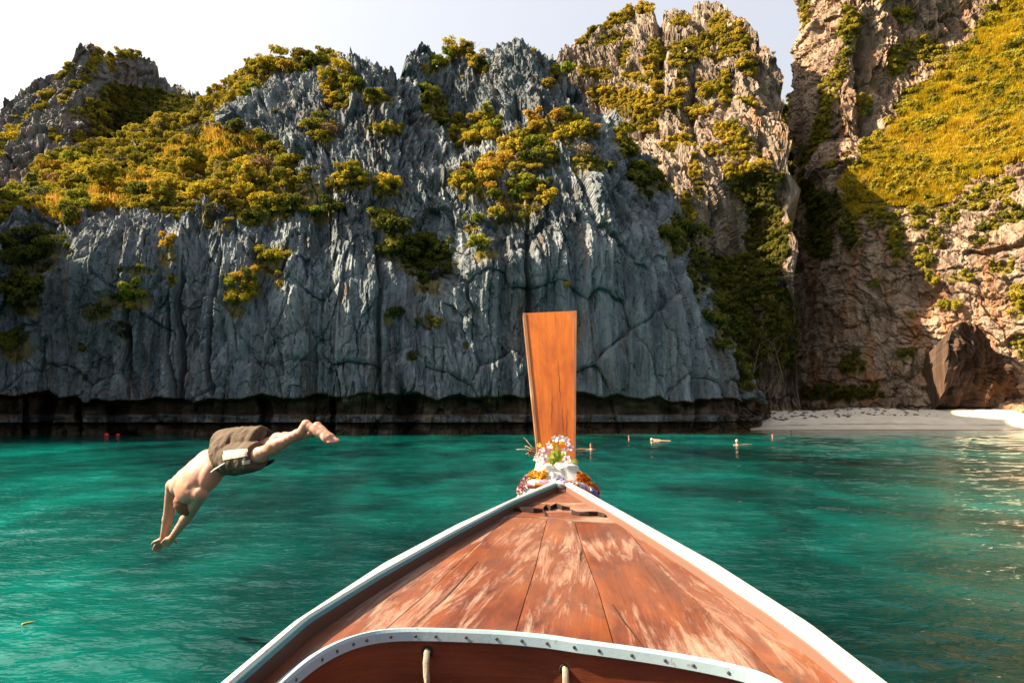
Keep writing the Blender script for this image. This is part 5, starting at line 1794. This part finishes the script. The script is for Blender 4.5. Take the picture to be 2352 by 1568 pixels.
def on_shorts(x, y, lift=.004):
    d = (c6(x, y, 5.0)-EYE).normalized()
    h = S_BVH.ray_cast(EYE, d, 20)
    p = h[0] if h[0] is not None else c6(x, y, 5.0)
    n_ = h[1] if h[0] is not None else -d
    if n_.dot(d) > 0: n_ = -n_
    return p + n_*lift


t = NT("white_print")
nz = t.noise(t.map(t.coord('Generated'), (14, 6, 6)), 1.0, 4, .7, 1.5)
MAT_PRINT = t.done(t.bsdf(t.ramp(nz, [(.42, (.40, .37, .33)), (.58, (.44, .41, .36)), (.62, (.16, .13, .10)), (.68, (.40, .37, .33))]), .8))
V = []
for j in range(5):
    for i in range(11):
        fx, fy = i/10, j/4
        x = 822+(1078-822)*fx + (-6)*fy + 6*math.sin(j*2.1)*(i in (0, 10)); y = (402+(378-402)*fx) + (500-402 + (478-500)*fx*.9)*fy
        V.append(on_shorts(x, y))
adopt(quad_mesh("print_patch", np.array([tuple(v) for v in V]), grid_quads(5, 11), MAT_PRINT), diver)
V = []
for j in range(3):
    for i in range(5):
        V.append(on_shorts(1030+18*i, 505+20*j-3*i, .005))
adopt(quad_mesh("print_patch", np.array([tuple(v) for v in V]), grid_quads(3, 5), MAT_PRINT), diver)
adopt(tube("drawstring", [on_shorts(x, y, .008) for x, y in ((845, 530), (800, 555), (760, 580), (725, 600))] + [c6(690, 630, 5.0)], .006, plain("white_cord", (.62, .64, .66), .8), 6), diver)

# ---- swimmers off the beach ----
def swimmer(u, v, Y, yaw, pose, hairmat, label, skin=MAT_SKIN):
    p = unproj(u, v, Y); c = Vector((float(p[0]), Y, 0))
    R = Matrix.Rotation(yaw, 3, 'Z')
    L = lambda x, y, z: c + R @ Vector((x, y, z - (.07 if pose == 'stand' else 0)))
    q = []
    if pose == 'float':                                                # lying on the back, chest and knees awash
        q.append(ball(L(0, 0, .05), (.10, .12, .10))); q.append(ball(L(.02, 0, .02), .085))
        q += limb(L(.15, 0, 0), L(.55, 0, -.03), .15, .14, 6) + limb(L(.6, .08, -.02), L(1.3, .1, -.02), .085, .05, 6) + limb(L(.6, -.08, -.02), L(1.3, -.1, -.02), .085, .05, 6)
        q += limb(L(.2, .18, .0), L(.5, .42, .0), .05, .04, 5) + limb(L(.2, -.18, .0), L(.5, -.42, .0), .05, .04, 5)
        hc = L(0, 0, .06)
    elif pose == 'reach':                                              # head up, one arm out along the water
        q.append(ball(L(0, 0, .19), (.078, .095, .12))); q += limb(L(0, 0, .1), L(0, 0, -.05), .06, .075, 3)
        q += limb(L(-.19, 0, -.03), L(.19, 0, -.03), .07, .07, 6) + limb(L(0, 0, -.08), L(0, .05, -.6), .15, .12, 5)
        q += limb(L(-.2, 0, .0), L(-.5, -.02, .03), .05, .042, 5) + limb(L(-.5, -.02, .03), L(-.82, 0, .03), .042, .03, 5) + [ball(L(-.9, 0, .03), (.08, .03, .02))]
        q += limb(L(.2, 0, -.04), L(.4, -.2, -.06), .05, .04, 5)
        hc = L(0, 0, .21)
    else:                                                              # head and shoulders above the water, arms spread below
        q.append(ball(L(0, 0, .22), (.078, .095, .12))); q.append(ball(L(0, -.09, .2), (.015, .02, .02))); q += limb(L(0, 0, .13), L(0, 0, -.02), .058, .075, 3)
        q += limb(L(-.19, 0, .0), L(.19, 0, .0), .075, .075, 6) + limb(L(0, 0, -.06), L(0, .03, -.6), .155, .12, 5)
        for s in (-1, 1): q += limb(L(.2*s, 0, .0), L(.42*s, -.15, -.03), .05, .04, 5) + limb(L(.42*s, -.15, -.03), L(.5*s, -.4, -.02), .04, .03, 5)
        hc = L(0, 0, .24)
    b = fuse("body", q, .022, skin, 3)
    root = empty("person", c, label, "person", "swimmers off the beach")
    adopt(b, root)
    V, F = ball(hc + Vector((0, .015, .018)), (.088, .10, .115), None, 10)
    h = mesh_obj("hair", V, [f for f in F if all(V[i].z > hc.z+.0 or V[i].y > hc.y+.03 for i in f) and all(V[i].z > hc.z-.09 for i in f)], hairmat, smooth=True)
    adopt(h, root)


swimmer(1358, 1038, 36.0, 0.1, 'reach', MAT_HAIR_D, "swimmer just right of the prow board stretching an arm along the water", MAT_SKIN_T)
swimmer(1445, 1009, 52.0, 0.6, 'stand', MAT_HAIR_D, "swimmer second right of the prow board with only dark head and neck showing", MAT_SKIN_T)
swimmer(1497, 1013, 48.5, 0.0, 'float', plain("white_swim_cap", (.75, .72, .68)), "swimmer lying flat on the back in the water", MAT_SKIN)
swimmer(1693, 1024, 41.5, 3.3, 'reach', plain("blond_hair", (.55, .42, .28)), "nearest pale swimmer of the three off the beach")
swimmer(1775, 1007, 55.0, -.4, 'stand', MAT_HAIR, "middle swimmer of the three off the beach with auburn hair")
swimmer(1817, 998, 68.0, .3, 'stand', MAT_HAIR_D, "farthest swimmer of the three nearest to the sand")

# ------------------------------------------------------------------ small things
MAT_BUOY = plain("red_float_plastic", (.70, .035, .02), .4, .5, .1)
def buoy(u, v, Y, r, label):
    p = unproj(u, v, Y); c = Vector((float(p[0]), Y, 0))
    root = empty("mooring_float", c, label, "float", "red mooring floats under the cliff")
    V, F = ball(c + Vector((0, 0, r*.35)), (r, r, r*.85), None, 10); adopt(mesh_obj("float_body", V, F, MAT_BUOY, smooth=True), root)
    V, F = [], []
    adopt(tube("eye_ring", [c + Vector((.35*r*math.cos(a), 0, r*1.25+.35*r*math.sin(a))) for a in np.linspace(0, 6.28, 12)], r*.1, MAT_BLACK, 5), root)
    adopt(tube("collar", [c + Vector((.98*r*math.cos(a), .98*r*math.sin(a), r*.4)) for a in np.linspace(0, 6.28, 16)], r*.07, MAT_BUOY, 5), root)
buoy(245, 996, 60.0, .20, "left of the two red floats at the foot of the cliff")
buoy(271, 995.5, 60.5, .16, "smaller right one of the two red floats under the cliff")

st = tube("floating_stick", [on_plane(u, v, 0, .015, 0) for u, v in ((51, 1433), (60, 1430), (70, 1428), (83, 1425))], .009, plain("yellow_reed", (.50, .42, .12)), 7, r2=.004)
V, F = [], []
tag(st, "thin yellow reed floating on the water at the lower left", "stick")

# stones and drift at the top of the beach
MAT_STONE = plain("beach_stone", (.24, .20, .17), .9, .2, .4, 3)
bp = np.random.default_rng(8)
V, F = [], []
for i in range(240):
    x = 32 + bp.random()*26; s = .62 + .55*bp.random()**1.2
    yb = float(np.interp(x, BEACH_X, BEACH_Y)) + s*14
    j = int(np.argmin((BX.ravel()-x)**2 + (BYw.ravel()-yb)**2)); z = float(BZ.ravel()[j])
    r = .06 + .22*bp.random()**3
    v, f = ball((x, yb, z+r*.2), (r*(.8+bp.random()), r*(.8+bp.random()), r*.6), Matrix.Rotation(bp.random()*3, 3, 'Z'), 4)
    n0 = len(V); V += [q + Vector((bp.normal(), bp.normal(), bp.normal()))*r*.12 for q in v]; F += [tuple(k+n0 for k in q) for q in f]
o = mesh_obj("pebbles", V, F, MAT_STONE); tag(o, "scattered stones and drift along the back of the shaded beach", kind='stuff')

# leaning rock slab right of the beach; dark colour and tilt imitate its shadow
SLAB = [(2158, 930, 95.2), (2160, 800, 93.4), (2168, 765, 93.0), (2190, 745, 92.6), (2222, 738, 92.4), (2250, 748, 92.2), (2275, 785, 91.8), (2300, 822, 91.6), (2335, 868, 91.2), (2352, 910, 91.4), (2320, 930, 92.6), (2250, 934, 94.0)]
out_ = [P3(u, v, Y) for u, v, Y in SLAB]
c0 = P3(2235, 845, 92.9)
V, rings_ = [], 14
for k in range(rings_+1):
    f = k/rings_
    for i in range(96):
        q = i/96*len(out_); a = out_[int(q) % len(out_)]; b = out_[(int(q)+1) % len(out_)]
        e = a.lerp(b, q-int(q))
        p = e.lerp(c0, f); bul = (1-(1-f)**2)*.0
        V.append((p.x, p.y, p.z))
V = np.array(V)
V = V + np.stack([np.zeros(len(V)), -karst(V[:, 0]*1.2, V[:, 1], V[:, 2]*1.2, .8, 91), np.zeros(len(V))], -1)
Q = [(k*96+i, k*96+(i+1) % 96, (k+1)*96+(i+1) % 96, (k+1)*96+i) for k in range(rings_) for i in range(96)]
nb = len(V)
back_ = np.array([(p.x+1.5, p.y+7, max(-.5, p.z-2.5)) for p in out_]); bk = []
for i in range(96):
    q = i/96*len(out_); a = back_[int(q) % len(out_)]; b = back_[(int(q)+1) % len(out_)]; bk.append(a+(b-a)*(q-int(q)))
V = np.concatenate([V, np.array(bk)])
Q += [(i, nb+i, nb+(i+1) % 96, (i+1) % 96) for i in range(96)]
o = quad_mesh("leaning_boulder", V, np.array(Q), MAT_ROCK_SHADE, smooth=False)
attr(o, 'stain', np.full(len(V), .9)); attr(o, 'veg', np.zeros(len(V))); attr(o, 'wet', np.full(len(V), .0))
tag(o, "slab of rock coloured shadow-dark brown leaning against the right cliff above the beach", "boulder")

# pale bare trees leaning out of the gorge behind the beach
MAT_BARK = plain("pale_bark", (.17, .14, .11), .9, .1, .25, 4)


def bare_tree(base, top, seed, label):
    r = random.Random(seed)
    root = empty("bare_tree", base, label, "tree", "bare trees in the gorge")
    mid = base.lerp(top, .5) + Vector((r.uniform(-.5, .5), 0, .3))
    pts = [base + (mid-base)*f*2 if f < .5 else mid + (top-mid)*(f-.5)*2 for f in [i/8 for i in range(9)]]
    adopt(tube("trunk", pts, .13, MAT_BARK, 7, r2=.035), root)
    for k in range(7):
        a = pts[3+k % 6]; L = r.uniform(1.0, 2.2)
        d = Vector((r.uniform(-1, 1), r.uniform(-.5, .3), r.uniform(.1, .9))).normalized()
        adopt(tube("branch", [a, a+d*L*.4+Vector((0, 0, .1)), a+d*L*.75, a+d*L+Vector((r.uniform(-.3, .3), 0, .3))], .05, MAT_BARK, 5, r2=.012), root)


bare_tree(P3(1742, 925, 95.5), P3(1772, 872, 94.5), 2, "pale bare tree leaning over the left end of the beach")
bare_tree(P3(1718, 905, 92), P3(1745, 790, 91), 5, "slim bare tree rising at the right corner of the grey cliff")
bare_tree(P3(1800, 880, 99.5), P3(1775, 780, 98.5), 9, "bare tree slanting left across the dark gorge")
